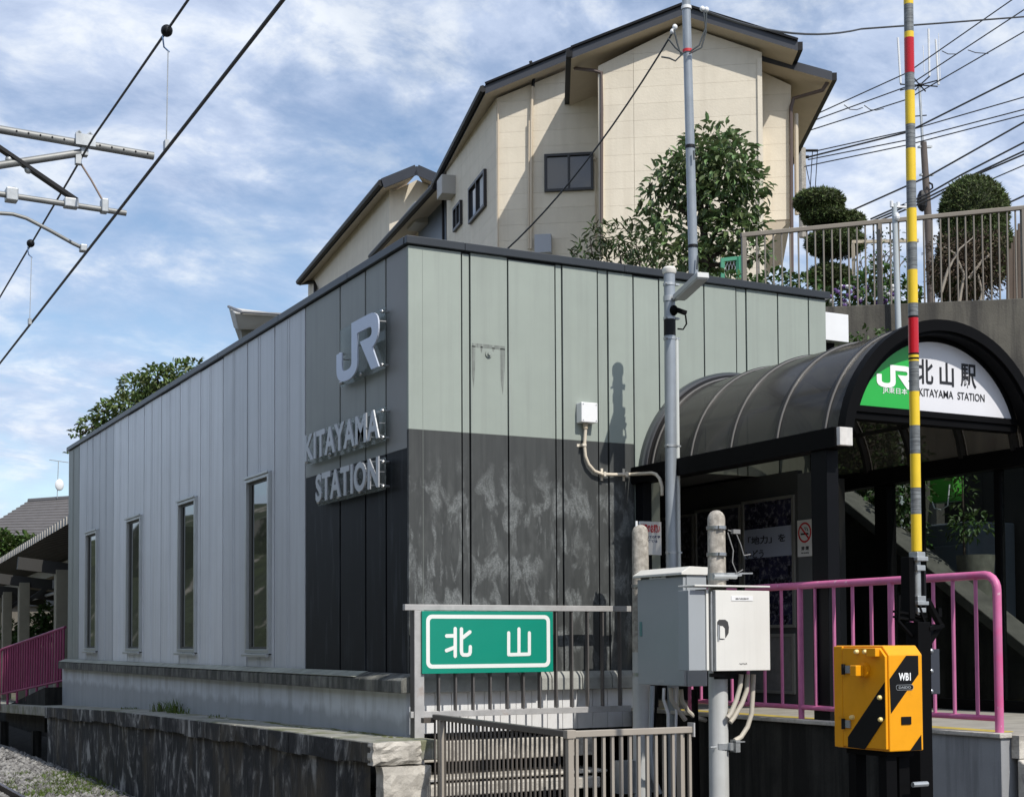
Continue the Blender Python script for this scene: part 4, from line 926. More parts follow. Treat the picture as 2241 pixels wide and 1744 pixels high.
A = onY(1566, 1291, YB); B = onY(1686, 1466, YB); x0, x1, zt, zb_ = A.x, B.x, A.z, B.z
wc = thing('white_cabinet', ((x0+x1)/2, YB+.1, zb_), 'squarish ivory electrical cabinet with a D-shaped latch in front of the pink railing', 'cabinet')
MB().box(x0, x1, YB, YB+.028, zb_, zt).build('door', whitebox, wc, bevel=.004)
MB().box(x0+.0, x1, YB+.032, YB+.21, zb_-.002, zt+.002).build('body', whitebox, wc, bevel=.004)
xa = onY(1508, 1300, YB+.04).x; xbk = onY(1548, 1300, YB+.04).x
MB().box(xa, xbk-.015, YB+.05, YB+.20, zb_+.005, zt+.0).build('side_box', greybox, wc, bevel=.004)
MB().box(xbk-.012, xbk+.012, YB+.04, YB+.20, zb_+.005, zt+.01).build('side_flange', whitebox, wc, bevel=.003)
for k in range(3): MB().box(xbk+.022+.018*k, xbk+.032+.018*k, YB+.02+.02*k, YB+.16, zb_+.0, zt-.01).build('hinge_channel', galv, wc)
MB().box(xa+.02, x1+.0, YB-.012, YB+.23, zt+.028, zt+.042).build('rain_cover', whitebox, wc, bevel=.004)
MB().box(x0+.3, x0+.33, YB+.05, YB+.12, zt+.003, zt+.027).build('cover_leg', darksteel, wc)
# D latch
hc = [((onY(1380+p[0]*.16473, 1220+p[1]*.16473, YB).x), onY(1380+p[0]*.16473, 1220+p[1]*.16473, YB).z) for p in ((1150, 850), (1175, 822), (1255, 822), (1290, 850), (1305, 920), (1300, 1000), (1265, 1060), (1220, 1088), (1175, 1085), (1150, 1040))]
fixn(MB().prism([(p[0], YB-.0012, p[1]) for p in hc], (0, -.0012, 0)).build('latch_recess', mat('latch_dark', (.05, .05, .05), .5), wc))
hd = [((onY(1380+p[0]*.16473, 1220+p[1]*.16473, YB).x), onY(1380+p[0]*.16473, 1220+p[1]*.16473, YB).z) for p in ((1180, 905), (1215, 908), (1243, 940), (1250, 1075), (1180, 1072))]
fixn(MB().prism([(p[0], YB-.0026, p[1]) for p in hd], (0, -.006, 0)).build('latch', whitebox, wc))
p = onY(1572, 1383, YB); MB().box(p.x-.010, p.x+.006, YB-.007, YB-.0026, p.z-.07, p.z+.06).build('lock', galv, wc)
l0 = onY(1600, 1314, YB); l1 = onY(1647, 1304, YB); MB().box(l0.x, l1.x, YB-.004, YB-.0005, l0.z, l1.z).build('label_plate', mat('white_label', (.8, .8, .8), .4), wc)
put_text(MB(), '構内制御盤', (l0.x+.04, YB-.0042, l0.z+.008), (1,0,0), (0,0,1), l1.x-l0.x-.08, .022, .001, .02).build('lettering', mat('grey_ink', (.18, .18, .18), .5), wc)
l0 = onY(1618, 1452, YB); mb = MB(); pts = [(l0.x+.004*i, YB-.003, l0.z+.006*math.sin(i*1.9)+.002*math.cos(i*.7)) for i in range(20)]; mb.tube(pts, .0016, 4); mb.build('maker_script', inkb, wc)
# conduits under the cabinets
tan = mat('tan_flexible_conduit', (.50, .46, .39), .55, var=.06)
cf = thing('cabinet_conduits', (pW.x+.2, YB+.15, 0), 'three tan flexible conduits looping under the ivory cabinet', 'conduit')
for k, (pp, rr) in enumerate((([(1622, 1475), (1620, 1500), (1612, 1530), (1600, 1560), (1592, 1570)], .021), ([(1636, 1475), (1634, 1510), (1624, 1538), (1606, 1570), (1598, 1580)], .021), ([(1649, 1475), (1647, 1520), (1645, 1560), (1636, 1590), (1622, 1612), (1608, 1620)], .021))):
    MB().tube([onY(a, b, YB+.12+.03*k) for a, b in pp], rr, 10).build('conduit', tan, cf, smooth=True)
cg2 = thing('cabinet_conduits', (pL.x+.2, YC+.4, 0), 'bundle of conduits and cables hanging under the tall grey cabinet', 'conduit')
for k, (pp, rr, mt) in enumerate((([(1468, 1505), (1470, 1530), (1482, 1550), (1500, 1575)], .021, tan), ([(1490, 1508), (1492, 1530), (1505, 1555), (1522, 1570), (1545, 1575)], .021, tan), ([(1428, 1500), (1426, 1560), (1424, 1640), (1430, 1700), (1445, 1735)], .022, poleg), ([(1453, 1505), (1452, 1530), (1462, 1560), (1462, 1600)], .014, wm), ([(1440, 1500), (1436, 1540), (1430, 1620), (1434, 1744)], .012, black), ([(1520, 1508), (1522, 1600), (1525, 1744)], .03, black), ([(1478, 1505), (1480, 1560), (1476, 1744)], .012, wm))):
    MB().tube([onY(a, b, YC+.3) for a, b in pp], rr, 9).build('conduit' if mt is not black else 'cable', mt, cg2, smooth=True)
trough = MB().box(pL.x-.25, 2.25, -.62, -.5, -.75, -.45); tag(trough.build('cable_trough', galv), 'grey steel cable trough behind the low brown fence', 'trough')

# ================================================================== CROSSING BARRIER: orange control box and raised striped pole
PO = CAM+ray(1943, 1450)*7.5; OX, OY = PO.x, PO.y
orange = mat('orange_enamel', (.80, .335, .006), .42, var=.05, vs=7, spec=.3, patch=(.50, .20, .01), ps=9, pamt=.35, plo=.60, phi=.72, rvar=.1, bump=.05, bs=30)
blackp = mat('black_stripe_paint', (.005, .005, .0055), .5, spec=.2)
W, D_, Z0, Z1 = .233, .414, .077, .622
ob = thing('barrier_control_box', (OX, OY, Z0), 'orange and black striped crossing control box marked WB1', 'control box')
# hull with chamfered top edge (front and door side)
mb = MB()
ch = .048
prof = [(OX, Z0), (OX+W, Z0), (OX+W, Z1-ch), (OX+W-.035, Z1), (OX, Z1)]
sec = lambda y: [(OX+.005, y, Z0), (OX+W, y, Z0), (OX+W, y, Z1-ch), (OX+W, y, Z1), (OX+.005, y, Z1)]
v = [(OX+.005, OY, Z0), (OX+W, OY, Z0), (OX+W, OY+D_, Z0), (OX+.005, OY+D_, Z0), (OX+.005, OY, Z1-ch), (OX+W, OY, Z1-ch), (OX+W, OY+ch*.95, Z1), (OX+.005, OY+ch*.95, Z1), (OX+W, OY+D_, Z1), (OX+.005, OY+D_, Z1)]
mb.add(v, [(3,2,1,0),(0,1,5,4),(4,5,6,7),(7,6,8,9),(1,2,8,6,5),(3,0,4,7,9),(2,3,9,8)]); fixn(mb.build('housing', orange, ob, bevel=.006))
# door on the left side
d0, d1 = OY+.008, OY+D_-.075
mb = MB(); dp = [(d0, Z0+.012), (d1, Z0+.012), (d1, Z1-.012), (OY+ch*.95+.006, Z1-.012), (d0, Z1-ch-.008)]
fixn(mb.prism([(OX-.012, y, z) for y, z in dp], (.016, 0, 0)).build('door', orange, ob, bevel=.003))
MB().box(OX-.010, OX+.004, d1+.004, OY+D_-.002, Z0+.004, Z1-.004).build('rear_panel', orange, ob, bevel=.003)
# stripes: flat paint on door and front
fz = lambda t: Z0+t*(Z1-Z0)
mb = MB()
def onD(px, py): p = onX(px, py, OX-.0135); return (OX-.0135, min(max(p.y, d0+.002), d1-.002), p.z)
dst = [onD(1855.8, 1612), onD(1942, 1492), onD(1946, 1571), onD(1893, 1639), onD(1856, 1634)]
mb.prism(dst, (-.001, 0, 0)); fixn(mb.build('door_stripe', blackp, ob))
def onF(px, py): p = onY(px, py, OY-.0015); return (min(max(p.x, OX+.008), OX+W-.004), OY-.0015, p.z)
mb = MB().prism([onF(1947, 1485), onF(1983, 1434), onF(2009, 1434), onF(2010, 1475), onF(1950, 1561)], (0, -.001, 0)); mb.prism([onF(1991.5, 1642), onF(2016, 1607), onF(2017, 1640)], (0, -.001, 0)); fixn(mb.build('front_stripe', blackp, ob))
a = onY(1966, 1489, OY); b = onY(1992, 1472, OY); put_text(MB(), 'WB1', (a.x, OY-.0028, a.z), (1,0,0), (0,0,1), b.x-a.x, .040, .001, .03).build('marking', inkw, ob)
a = onY(1960, 1510, OY); b = onY(1998, 1497, OY)
mb = MB(); mid = (a.z+b.z)/2; L1 = rrect(a.x, b.x, mid-.014, mid+.014, .0135); L2 = rrect(a.x+.002, b.x-.002, mid-.012, mid+.012, .0115)
P = [[V((p[0], y, p[1])) for p in L+[L[0]]] for L, y in ((L2, OY-.0028), (L1, OY-.0028), (L1, OY-.004), (L2, OY-.004))]
for k in range(4): mb.strip(P[k], P[(k+1) % 4])
fixn(mb.build('badge_rim', galv, ob)); MB().prism([(p[0], OY-.0027, p[1]) for p in L2], (0, -.0006, 0)).build('badge', blackp, ob)
put_text(MB(), 'DAIDO', (a.x+.018, OY-.0035, mid-.006), (1,0,0), (0,0,1), b.x-a.x-.036, .012, .001, .02).build('badge_lettering', galv, ob)
a = onY(1972, 1585, OY); b = onY(1993, 1567, OY); MB().box(a.x, b.x, OY-.006, OY-.001, a.z, b.z).build('keyhole_plate', blackp, ob, bevel=.002)
# door furniture
def onDd(px, py): p = onX(px, py, OX-.012); return V((OX-.012, p.y, p.z))
for px, py in ((1877, 1426), (1896, 1426), (1928, 1526), (1930, 1574), (1867, 1569)):
    p = onDd(px, py); MB().tube([p, p+V((-.012,0,0)), p+V((-.020,0,0)), p+V((-.023,0,0))], [.013, .013, .009, .002], 10).build('bolt', mat('pale_bolt', (.80, .62, .25), .35), ob, smooth=True)
p = onDd(1915, 1427); MB().box(p.x-.03, p.x, p.y-.035, p.y+.035, p.z-.022, p.z+.022).build('padlock_hasp', orange, ob, bevel=.003)
p = onDd(1893, 1466); MB().cyl(p, p+V((-.02,0,0)), .04, 20).build('handle_boss', orange, ob, smooth=True)
MB().box(p.x-.075, p.x-.0205, p.y-.016, p.y+.032, p.z-.03, p.z+.026).build('handle', orange, ob, bevel=.004)
for py in (1464, 1583):
    p = onDd(1849, py); MB().cyl(p+V((-.012,0,-.028)), p+V((-.012,0,.028)), .010, 10).build('hinge', darksteel, ob, smooth=True)
    MB().box(p.x-.010, p.x-.001, p.y-.05, p.y-.012, p.z-.02, p.z+.02).build('hinge_leaf', galv, ob)
MB().box(OX+.03, OX+W-.02, OY+.05, OY+D_-.05, Z0-.03, Z0-.001).build('base_plate', black, ob)
for (xx, yy_) in ((OX+.06, OY+.08), (OX+W-.05, OY+.12), (OX+.06, OY+D_-.1)): MB().box(xx-.035, xx+.035, yy_-.03, yy_+.03, -1.0, Z0-.031).build('stand_leg', black, ob)
MB().cyl((OX+W-.06, OY+.02, -.10), (OX+W+.04, OY+.02, -.10), .014, 8).build('stand_bolt', galv, ob)

# raised barrier pole with its drive behind the box
stripes = {'y': mat('barrier_yellow', (.82, .57, .03), .4, var=.06, vs=12, streak=(.55, .38, .05), sk=(30, 30, 3), samt=.4, slo=.55, shi=.7), 'g': mat('scuffed_reflective_grey', (.20, .215, .22), .5, var=.25, vs=30, streak=(.07, .075, .08), sk=(8, 8, 160), samt=.8, slo=.45, shi=.6), 'r': mat('barrier_red', (.50, .008, .018), .25, var=.03), 'k': blackp}
DB = 8.25
base = far(2007, 1345, DB); topp = far(1987.2, -60, DB); top_ = V((0, 0, 0))
bp_ = thing('crossing_barrier', (base.x, base.y, -1), 'raised crossing barrier pole banded yellow, grey and red on a black drive', 'barrier')
ylist = [(-260, -195, 'y'), (-195, -130, 'g'), (-130, -60, 'y'), (-60, 11, 'y'), (11, 71, 'g'), (71, 84, 'y'), (84, 161, 'r'), (161, 200, 'g'), (200, 273, 'y'), (273, 326, 'g'), (326, 397, 'y'), (397, 457, 'g'), (457, 531, 'y'), (531, 591, 'g'), (591, 664, 'y'), (664, 692, 'g'), (692, 696, 'k'), (696, 773, 'r'), (773, 777, 'k'), (777, 783, 'y'), (783, 787, 'k'), (787, 791, 'y'), (791, 857, 'g'), (857, 931, 'y'), (931, 993, 'g'), (993, 1067, 'y'), (1067, 1125, 'g'), (1125, 1206, 'y')]
xa_, xb_ = 1987.2, 2006.0
def bpt(py): return far(xa_+(xb_-xa_)*(py+60)/1266, py, DB)
for (a, b, c) in ylist:
    r0 = .0262+.0025*(a+60)/1266; r0 += {'y': .0006, 'g': 0, 'r': .0010, 'k': .0014}[c]
    MB().tube([bpt(a), bpt(b)], r0, 16).build('band', stripes[c], bp_, smooth=True)
bq = bpt(1206); MB().tube([bpt(1206), bpt(1345)], .022, 12).build('pole_root', galv, bp_, smooth=True)
for py, hw, hh in ((1223, .045, .020), (1215, .034, .03), (1243, .034, .026), (1320, .045, .018), (1311, .034, .03), (1335, .034, .022)):
    p = bpt(py); MB().box(p.x-hw*.8, p.x+hw, p.y-hw, p.y+hw, p.z-hh*.6, p.z+hh*.6).build('clamp', galv, bp_, bevel=.003)
p = bpt(1285); MB().box(p.x-.075, p.x-.035, p.y-.02, p.y+.05, p.z-.18, p.z+.17).build('bracket', black, bp_, bevel=.003)
MB().box(p.x+.036, p.x+.05, p.y-.02, p.y+.05, p.z-.13, p.z+.12).build('bracket', darksteel, bp_, bevel=.003)
p = bpt(1330)
mb = MB(); mb.bar(p+V((-.17, 0, -.02)), p+V((.06, 0, -.05)), .03, .012); mb.bar(p+V((-.17, 0, -.05)), p+V((.05, 0, -.08)), .03, .012); mb.bar(p+V((-.16, -.02, -.08)), p+V((-.16, -.03, .07)), .012, .012); mb.bar(p+V((-.02, -.03, .02)), p+V((.04, -.03, -.12)), .012, .014); mb.bar(p+V((.07, 0, .05)), p+V((.15, -.02, -.10)), .05, .02); mb.bar(p+V((.04, -.03, -.12)), p+V((.15, -.03, -.10)), .05, .02); mb.box(p.x+.13, p.x+.155, p.y-.03, p.y, p.z-.05, p.z+.0)
mb.bar(p+V((-.16, 0, -.06)), p+V((.0, 0, -.20)), .02, .012); mb.bar(p+V((.15, 0, -.10)), p+V((.04, 0, -.22)), .06, .03); mb.build('linkage', black, bp_)
MB().box(p.x-.045, p.x+.05, p.y-.05, p.y+.05, -1.0, p.z-.08).build('drive_post', black, bp_, bevel=.004)
pq = far(2040, 1470, DB+.1); za, zb_ = far(2040, 1420, DB+.1).z, far(2040, 1518, DB+.1).z
MB().box(pq.x-.10, pq.x+.03, pq.y-.03, pq.y+.03, zb_, za).build('slotted_plate', mat('slate_steel', (.055, .06, .075), .4, metal=.4), bp_, bevel=.003)
mb = MB()
for py in (1424, 1468, 1512): q_ = far(2037, py, DB+.06); mb.ball(q_, .016, .016, .016, 8, 6)
mb.build('bolt', steel, bp_, smooth=True)

# sloping kerb at the lower right corner
kb = thing('ramp_kerb', (2.6, -5.4, -1), 'sunlit sloping concrete kerb at the lower right corner of the slab', 'kerb')
def kz(px, py, z): return onZ(px, py, z)
a, b, c, d = onX(2197, 1660, 2.35), onX(2166, 1744, 2.2), None, None
P = [V((2.33, -4.86, -.20)), V((2.05, -6.6, -1.02)), V((3.4, -7.0, -1.02)), V((4.2, -4.9, -.06))]
k1 = onZ(2192, 1692, -.28); k2 = onZ(2241, 1622, -.05); k3 = onZ(2160, 1750, -.45)
mb = MB().prism([(2.40, -4.84, -.16), (2.40, -6.6, -1.05), (2.40, -4.84, -1.05)], (.9, 0, 0)); fixn(mb.build('sloping_block', conc_lit, kb, bevel=.01))
MB().box(2.40, 3.4, -4.86, -4.79, -.16, -.005).build('top_course', conc_lit, kb)
# ================================================================== HOUSES ON THE HILL
siding = mat('cream_siding', (.71, .64, .52), .75, var=.05, vs=2, bump=.4, bs=22, streak=(.60, .53, .42), sk=(5, 5, .3), samt=.4, tone=.025)
soffit = mat('beige_soffit', (.50, .43, .34), .8, var=.05)
roofm = mat('dark_roof_metal', (.03, .032, .036), .45, metal=.2, var=.12)
fasciam = mat('slate_fascia', (.038, .041, .05), .45, var=.08)
gutter = mat('black_gutter', (.006, .006, .007), .45, spec=.25)
brownpipe = mat('brown_downpipe', (.10, .07, .06), .5)
creampipe = mat('cream_downpipe', (.58, .49, .37), .5)
wframe = mat('bronze_window_frame', (.022, .02, .02), .4)
hglass = mat('house_window_glass', (.03, .035, .045), .03, spec=1.0)
curtain = mat('pale_curtain', (.5, .52, .53), .8)
def clip(poly, axis, val, keep_less):
    out = []
    for i in range(len(poly)):
        p, q = poly[i], poly[(i+1) % len(poly)]; ip = (p[axis] <= val) == keep_less or p[axis] == val; iq = (q[axis] <= val) == keep_less or q[axis] == val
        if ip: out.append(p)
        if ip != iq:
            t = (val-p[axis])/(q[axis]-p[axis]); out.append((p[0]+(q[0]-p[0])*t, p[1]+(q[1]-p[1])*t))
    return out
def boards(par, poly, org, eu, en, z0, pitch, joints=(), mt=None, th=.018):
    """horizontal siding boards, each its own piece, cut to the wall outline; en points outwards"""
    us = [min(p[0] for p in poly)-1]+sorted(joints)+[max(p[0] for p in poly)+1]; z = z0; zt = max(p[1] for p in poly)
    while z < zt:
        for ua, ub in zip(us, us[1:]):
            pl = clip(clip(poly, 1, z+.0017, False), 1, z+pitch-.0017, True) if True else poly
            if len(pl) >= 3: pl = clip(pl, 0, ua+.004, False)
            if len(pl) >= 3: pl = clip(pl, 0, ub-.004, True)
            if len(pl) < 3: continue
            a = sum(pl[i][0]*pl[(i+1) % len(pl)][1]-pl[(i+1) % len(pl)][0]*pl[i][1] for i in range(len(pl)))
            if abs(a) < .004: continue
            fixn(MB().prism([org+eu*p[0]+V((0,0,p[1])) for p in pl], en*th).build('siding_board', mt or siding, par))
        z += pitch
HD = 32.0
p0 = far(1500, 300, HD); hd = R(125.4); He = V((math.sin(hd), math.cos(hd), 0)); Hn = V((-He.y, He.x, 0))
if Hn.dot(_F) < 0: Hn = -Hn
Hd = V((math.sin(R(29)), math.cos(R(29)), 0))       # the eaves run back at a slight angle to the gable
def HP(px, py, back=0.0): return onP(px, py, p0+Hn*back, Hn)
UZ = lambda P, O: ((P-O).dot(He), P.z)
hs = thing('hill_house', HP(1500, 640), 'tall cream-sided house with a dark gabled roof behind the station', 'house')
ZH = 4.6
def slab(par, pts, th, name, tm, sm, fm=None):     # roof slab: quad on top, soffit below
    up = V((0,0,th)); a, b, c, d = pts
    mb = MB(); mb.add([a, b, c, d], [(0,1,2,3)]); mb.cur = 1; mb.add([a-up, b-up, c-up, d-up], [(3,2,1,0)]); mb.cur = 2
    for p, q in ((a, b), (b, c), (c, d), (d, a)): mb.add([p, q, q-up, p-up], [(0,1,2,3)])
    return mb.build(name, [tm, sm, fm or fasciam], par)
# front wing
G0 = HP(1309, 640); g = [UZ(HP(x, y), G0) for x, y in ((1309, 146), (1493, 56), (1667, 116))]
gp = [(g[0][0], ZH), (g[2][0], ZH), g[2], g[1], g[0]]
MB().prism([G0*1+He*u+V((0,0,z-G0.z)) for u, z in gp], Hn*7).build('wing_core', siding, hs)
O0 = V((G0.x, G0.y, 0))
boards(hs, gp, O0-Hn*.001, He, -Hn, ZH, .375, joints=(g[0][0]+.78,))
for u in (g[0][0]+.05, g[2][0]-.05): MB().obox(O0+He*u-Hn*.03+V((0,0,(ZH+g[0][1])/2)), He*.05, Hn*.03, V((0,0,(g[0][1]-ZH)/2-.05))).build('corner_board', siding, hs)
A, L, Rr = HP(1493, 12, -.42), HP(1250, 107, -.42), HP(1746, 90, -.42)
slab(hs, [L, A, A+Hd*8, L+Hd*3.7], .22, 'roof', roofm, soffit); slab(hs, [A, Rr, Rr+Hd*7, A+Hd*8], .22, 'roof', roofm, soffit)
for P, Q in ((L, A), (A, Rr)): MB().bar(P+V((0,0,.015))-Hn*.01, Q+V((0,0,.015))-Hn*.01, .1, .05).build('verge_trim', gutter, hs)
MB().bar(L+V((-.05,0,-.10)), L+Hd*3.7+V((-.05,0,-.10)), .14, .18).build('gutter', gutter, hs)
MB().bar(Rr+V((.05,0,-.10)), Rr+Hd*2+V((.05,0,-.10)), .13, .18).build('gutter', gutter, hs)
# level soffit box under the wing's left eave
e0 = HP(1252, 132, -.5); e1 = HP(1309, 140, 0)
w0 = L+Hn*3.0
dp = HP(1316, 200, -.06)
MB().tube([L+Hn*.6+V((.02,0,-.2)), HP(1300, 155, -.1), HP(1316, 160, -.08), HP(1317, 240, -.08), HP(1316, 560, -.08)], .038, 8).build('downpipe', brownpipe, hs)
# right side piece, jettied out above its underside
pR = .9; g2 = [UZ(HP(x, y, pR), O0) for x, y in ((1650, 130), (1732, 190))]
zc_ = HP(1700, 482, pR).z
poly = [(UZ(HP(1650, 482, pR), O0)[0], zc_), (UZ(HP(1731, 482, pR), O0)[0], zc_), (UZ(HP(1731, 190, pR), O0)[0], HP(1731, 188, pR).z), (UZ(HP(1650, 150, pR), O0)[0], HP(1650, 150, pR).z)]
fixn(MB().prism([O0+Hn*pR+He*u+V((0,0,z)) for u, z in poly], Hn*4).build('side_bay', siding, hs))
boards(hs, poly, O0+Hn*(pR-.001), He, -Hn, ZH, .375)
q1, q2 = poly[0], poly[1]
fixn(MB().prism([O0+Hn*pR+He*q1[0]+V((0,0,zc_)), O0+Hn*pR+He*q2[0]+V((0,0,zc_)), O0+Hn*pR+He*(q2[0]-.55)+V((0,0,zc_-.55)), O0+Hn*pR+He*q1[0]+V((0,0,zc_-.55))], Hn*3.4).build('bay_underside', soffit, hs))
A2, R2 = HP(1722, 127, .35), HP(1821, 157, .35)
slab(hs, [A2-He*1.2+V((0,0,.38)), R2, R2+Hd*6, A2-He*1.2+V((0,0,.38))+Hd*6], .20, 'roof', roofm, soffit)
MB().bar(R2+V((.05,0,-.1)), R2+Hd*6+V((.05,0,-.1)), .13, .17).build('gutter', gutter, hs)
MB().tube([HP(1815, 175, .5), HP(1800, 198, .6), HP(1737, 216, .8), HP(1731, 235, .82), HP(1733, 600, .82)], .045, 8).build('downpipe', brownpipe, hs)
MB().tube([HP(1742, 250, .95), HP(1744, 470, .95)], .05, 8).build('downpipe', creampipe, hs)
# left front, set back
B = 2.4; C0 = HP(1088, 216, B); O2 = V((C0.x, C0.y, 0))
poly = [(0, ZH), (((HP(1345, 400, B)-O2).dot(He)), ZH), ((HP(1345, 150, B)-O2).dot(He), HP(1345, 112, B).z), (0, C0.z)]
fixn(MB().prism([O2+He*u+V((0,0,z)) for u, z in poly], Hn*5).build('left_core', siding, hs))
boards(hs, poly, O2-Hn*.001, He, -Hn, ZH, .375)
wz1, wz0 = HP(1245, 338, B).z, HP(1245, 420, B).z; wu0, wu1 = (HP(1192, 380, B)-O2).dot(He), (HP(1299, 380, B)-O2).dot(He)
def window(par, O, eu, en, u0, u1, z0, z1, cur=False, t=.06):
    f = MB()
    for (a, b, c, d) in ((u0, u1, z0, z0+t), (u0, u1, z1-t, z1), (u0, u0+t, z0+t, z1-t), (u1-t, u1, z0+t, z1-t), ((u0+u1)/2-.025, (u0+u1)/2+.025, z0+t, z1-t)): f.obox(O+eu*((a+b)/2)+en*.05+V((0,0,(c+d)/2)), eu*(b-a)/2, en*.05, V((0,0,(d-c)/2)))
    wd = f.build('window', wframe, par)
    for (a, b) in ((u0+t, (u0+u1)/2-.026), ((u0+u1)/2+.026, u1-t)): MB().obox(O+eu*((a+b)/2)+en*.035+V((0,0,(z0+z1)/2)), eu*(b-a)/2, en*.006, V((0,0,(z1-z0)/2-t))).build('pane', hglass, wd)
    if cur: MB().obox(O+eu*(u0+(u1-u0)*.24)+en*.043+V((0,0,(z0+z1)/2)), eu*(u1-u0)*.12, en*.0005, V((0,0,(z1-z0)/2-t-.02))).build('curtain', curtain, wd)
window(hs, O2, He, -Hn, wu0, wu1, wz0, wz1)
L2, M2 = HP(1062, 186, B-.5), HP(1300, 88, B-.5)
E2h = R(12.3); E2 = V((math.sin(E2h), math.cos(E2h), 0)); N2 = V((-E2.y, E2.x, 0))      # N2 points to the track side
L2b = onZ(953, 398, L2.z); le = (L2b-L2).length
slab(hs, [L2, M2, M2+E2*le*1.1, L2b], .22, 'roof', roofm, soffit)
MB().bar(L2+V((0,0,.015))-Hn*.01, M2+V((0,0,.015))-Hn*.01, .1, .05).build('verge_trim', gutter, hs)
MB().tube([L2+N2*.06+V((0,0,-.1)), L2b+N2*.06+V((0,0,-.1))], .085, 8).build('gutter', gutter, hs)
# shaded left wall
wl = (onP(979, 420, C0, N2)-C0).dot(E2); poly = [(0, ZH), (wl, ZH), (wl, C0.z+.1), (0, C0.z)]
fixn(MB().prism([O2+E2*u+V((0,0,z)) for u, z in poly], -N2*4).build('left_side_core', siding, hs))
boards(hs, poly, O2+N2*.001, E2, N2, ZH, .375, joints=(wl*.5,))
def sidewin(pxl, pxr, pyt, pyb, cur=False):
    a = onP(pxl, (pyt+pyb)/2, C0, N2); b = onP(pxr, (pyt+pyb)/2, C0, N2); m_ = (pxl+pxr)/2
    z1, z0 = onP(m_, pyt, C0, N2).z, onP(m_, pyb, C0, N2).z
    window(hs, O2, E2, N2, (b-O2).dot(E2), (a-O2).dot(E2), z0, z1, cur, .07)
sidewin(1032, 1067, 392, 472, True); sidewin(998, 1014, 448, 500)
def hood(P, s):
    MB().obox(P+N2*.2, E2*s*.5, N2*.2, V((0,0,s*.42))).build('vent_hood', mat('grey_vent_hood', (.42, .40, .37), .5), hs, bevel=.02)
hood(onP(993, 412, C0, N2), .62)
MB().tube([onP(1090, 225, C0-Hn*.1, Hn), onP(1090, 545, C0-Hn*.1, Hn)], .02, 6).build('corner_board', creampipe, hs)
for pts, mt, r in (([(1161, 135), (1169, 165), (1166, 190)], gutter, .04), ([(1165, 190), (1163, 270), (1162, 545)], creampipe, .035), ([(1158, 265), (1158, 280), (1157, 545)], creampipe, .02)):
    MB().tube([HP(x, y, B-.1) for x, y in pts], r, 8).build('downpipe', mt, hs)
MB().tube([HP(1300, 350, B-.08), HP(1303, 345, B-.08), HP(1303, 545, B-.08)], .03, 8).build('downpipe', creampipe, hs)
q = HP(1189, 535, B-.15); MB().obox(q, He*.2, Hn*.1, V((0,0,.22))).build('meter_box', mat('pale_blue_grey_box', (.38, .40, .44), .5), hs, bevel=.01)
# back wing, lower eave
z3 = far(953, 402, 40).z; a = far(955, 402, 40); b = onZ(815, 557, z3)
slab(hs, [a, a+He*5+V((0,0,1.3)), b+He*5+V((0,0,1.3)), b], .18, 'roof', roofm, soffit)
MB().tube([a+N2*.05+V((0,0,-.08)), b+N2*.05+V((0,0,-.08))], .10, 8).build('gutter', gutter, hs)
d3 = (b-a).normalized(); n3 = V((-d3.y, d3.x, 0)); n3 = n3 if n3.x < 0 else -n3; s0 = a-n3*.7; ln = (b-a).length
cw = MB().prism([s0-d3*1.0+V((0,0,ZH-z3)), s0+d3*(ln-.9)+V((0,0,ZH-z3)), s0+d3*(ln-.9)+V((0,0,-.05)), s0-d3*1.0+V((0,0,-.05))], -n3*4); fixn(cw.build('back_wing_wall', siding, hs))
q = onP(935, 480, s0, n3); MB().obox(q+n3*.25+V((0,0,.05)), d3*.45, n3*.25, V((0,0,.32))).build('vent_hood', MT['grey_vent_hood'], hs, bevel=.02)
q = onP(952, 520, s0, n3); MB().obox(q+n3*.05, d3*1.5, n3*.05, V((0,0,.7))).build('shutter_window', mat('blue_grey_shutter', (.10, .12, .15), .4), hs)
MB().tube([onP(962, 412, s0, n3)+n3*.3, onP(978, 425, s0, n3)+n3*.1, onP(979, 530, s0, n3)+n3*.1], .06, 8).build('downpipe', gutter, hs)
# second house further back
h2 = thing('far_house', far(850, 640, 50), 'second cream house with a dark gable further left on the hill', 'house')
D2 = 50; pp = far(852, 450, D2)
def H2(px, py, back=0.0): return onP(px, py, pp+Hn*back, Hn)
a, b, c = H2(838, 394, -.8), H2(912, 364, -.8), H2(985, 396, -.8)
eb = onZ(656, 613, a.z)
slab(h2, [a, b, b+(eb-a), eb], .25, 'roof', roofm, soffit); slab(h2, [b, c, c+Hn*6, b+Hn*6], .25, 'roof', roofm, soffit)
MB().tube([a+N2*.06+V((0,0,-.1)), eb+N2*.06+V((0,0,-.1))], .12, 8).build('gutter', gutter, h2)
for P, Q in ((a, b), (b, c)): MB().bar(P+V((0,0,-.13))-Hn*.03, Q+V((0,0,-.13))-Hn*.03, .05, .34).build('verge_board', fasciam, h2)
g0 = H2(852, 432); gz = H2(852, 424).z
O3 = V((g0.x, g0.y, 0)); poly = [(0, 4), (4, 4), ((H2(985, 430)-O3).dot(He), H2(985, 425).z), ((H2(912, 398)-O3).dot(He), H2(912, 394).z), (0, gz)]
fixn(MB().prism([O3+He*u+V((0,0,z)) for u, z in poly], Hn*6).build('gable_wall', siding, h2))
d4 = (eb-a).normalized(); n4 = V((-d4.y, d4.x, 0)); n4 = n4 if n4.x < 0 else -n4
fixn(MB().prism([O3+V((0,0,4)), O3+d4*((eb-a).length-.5)+V((0,0,4)), O3+d4*((eb-a).length-.5)+V((0,0,a.z-.05)), O3+V((0,0,a.z-.05))], -n4*3).build('side_wall', siding, h2))
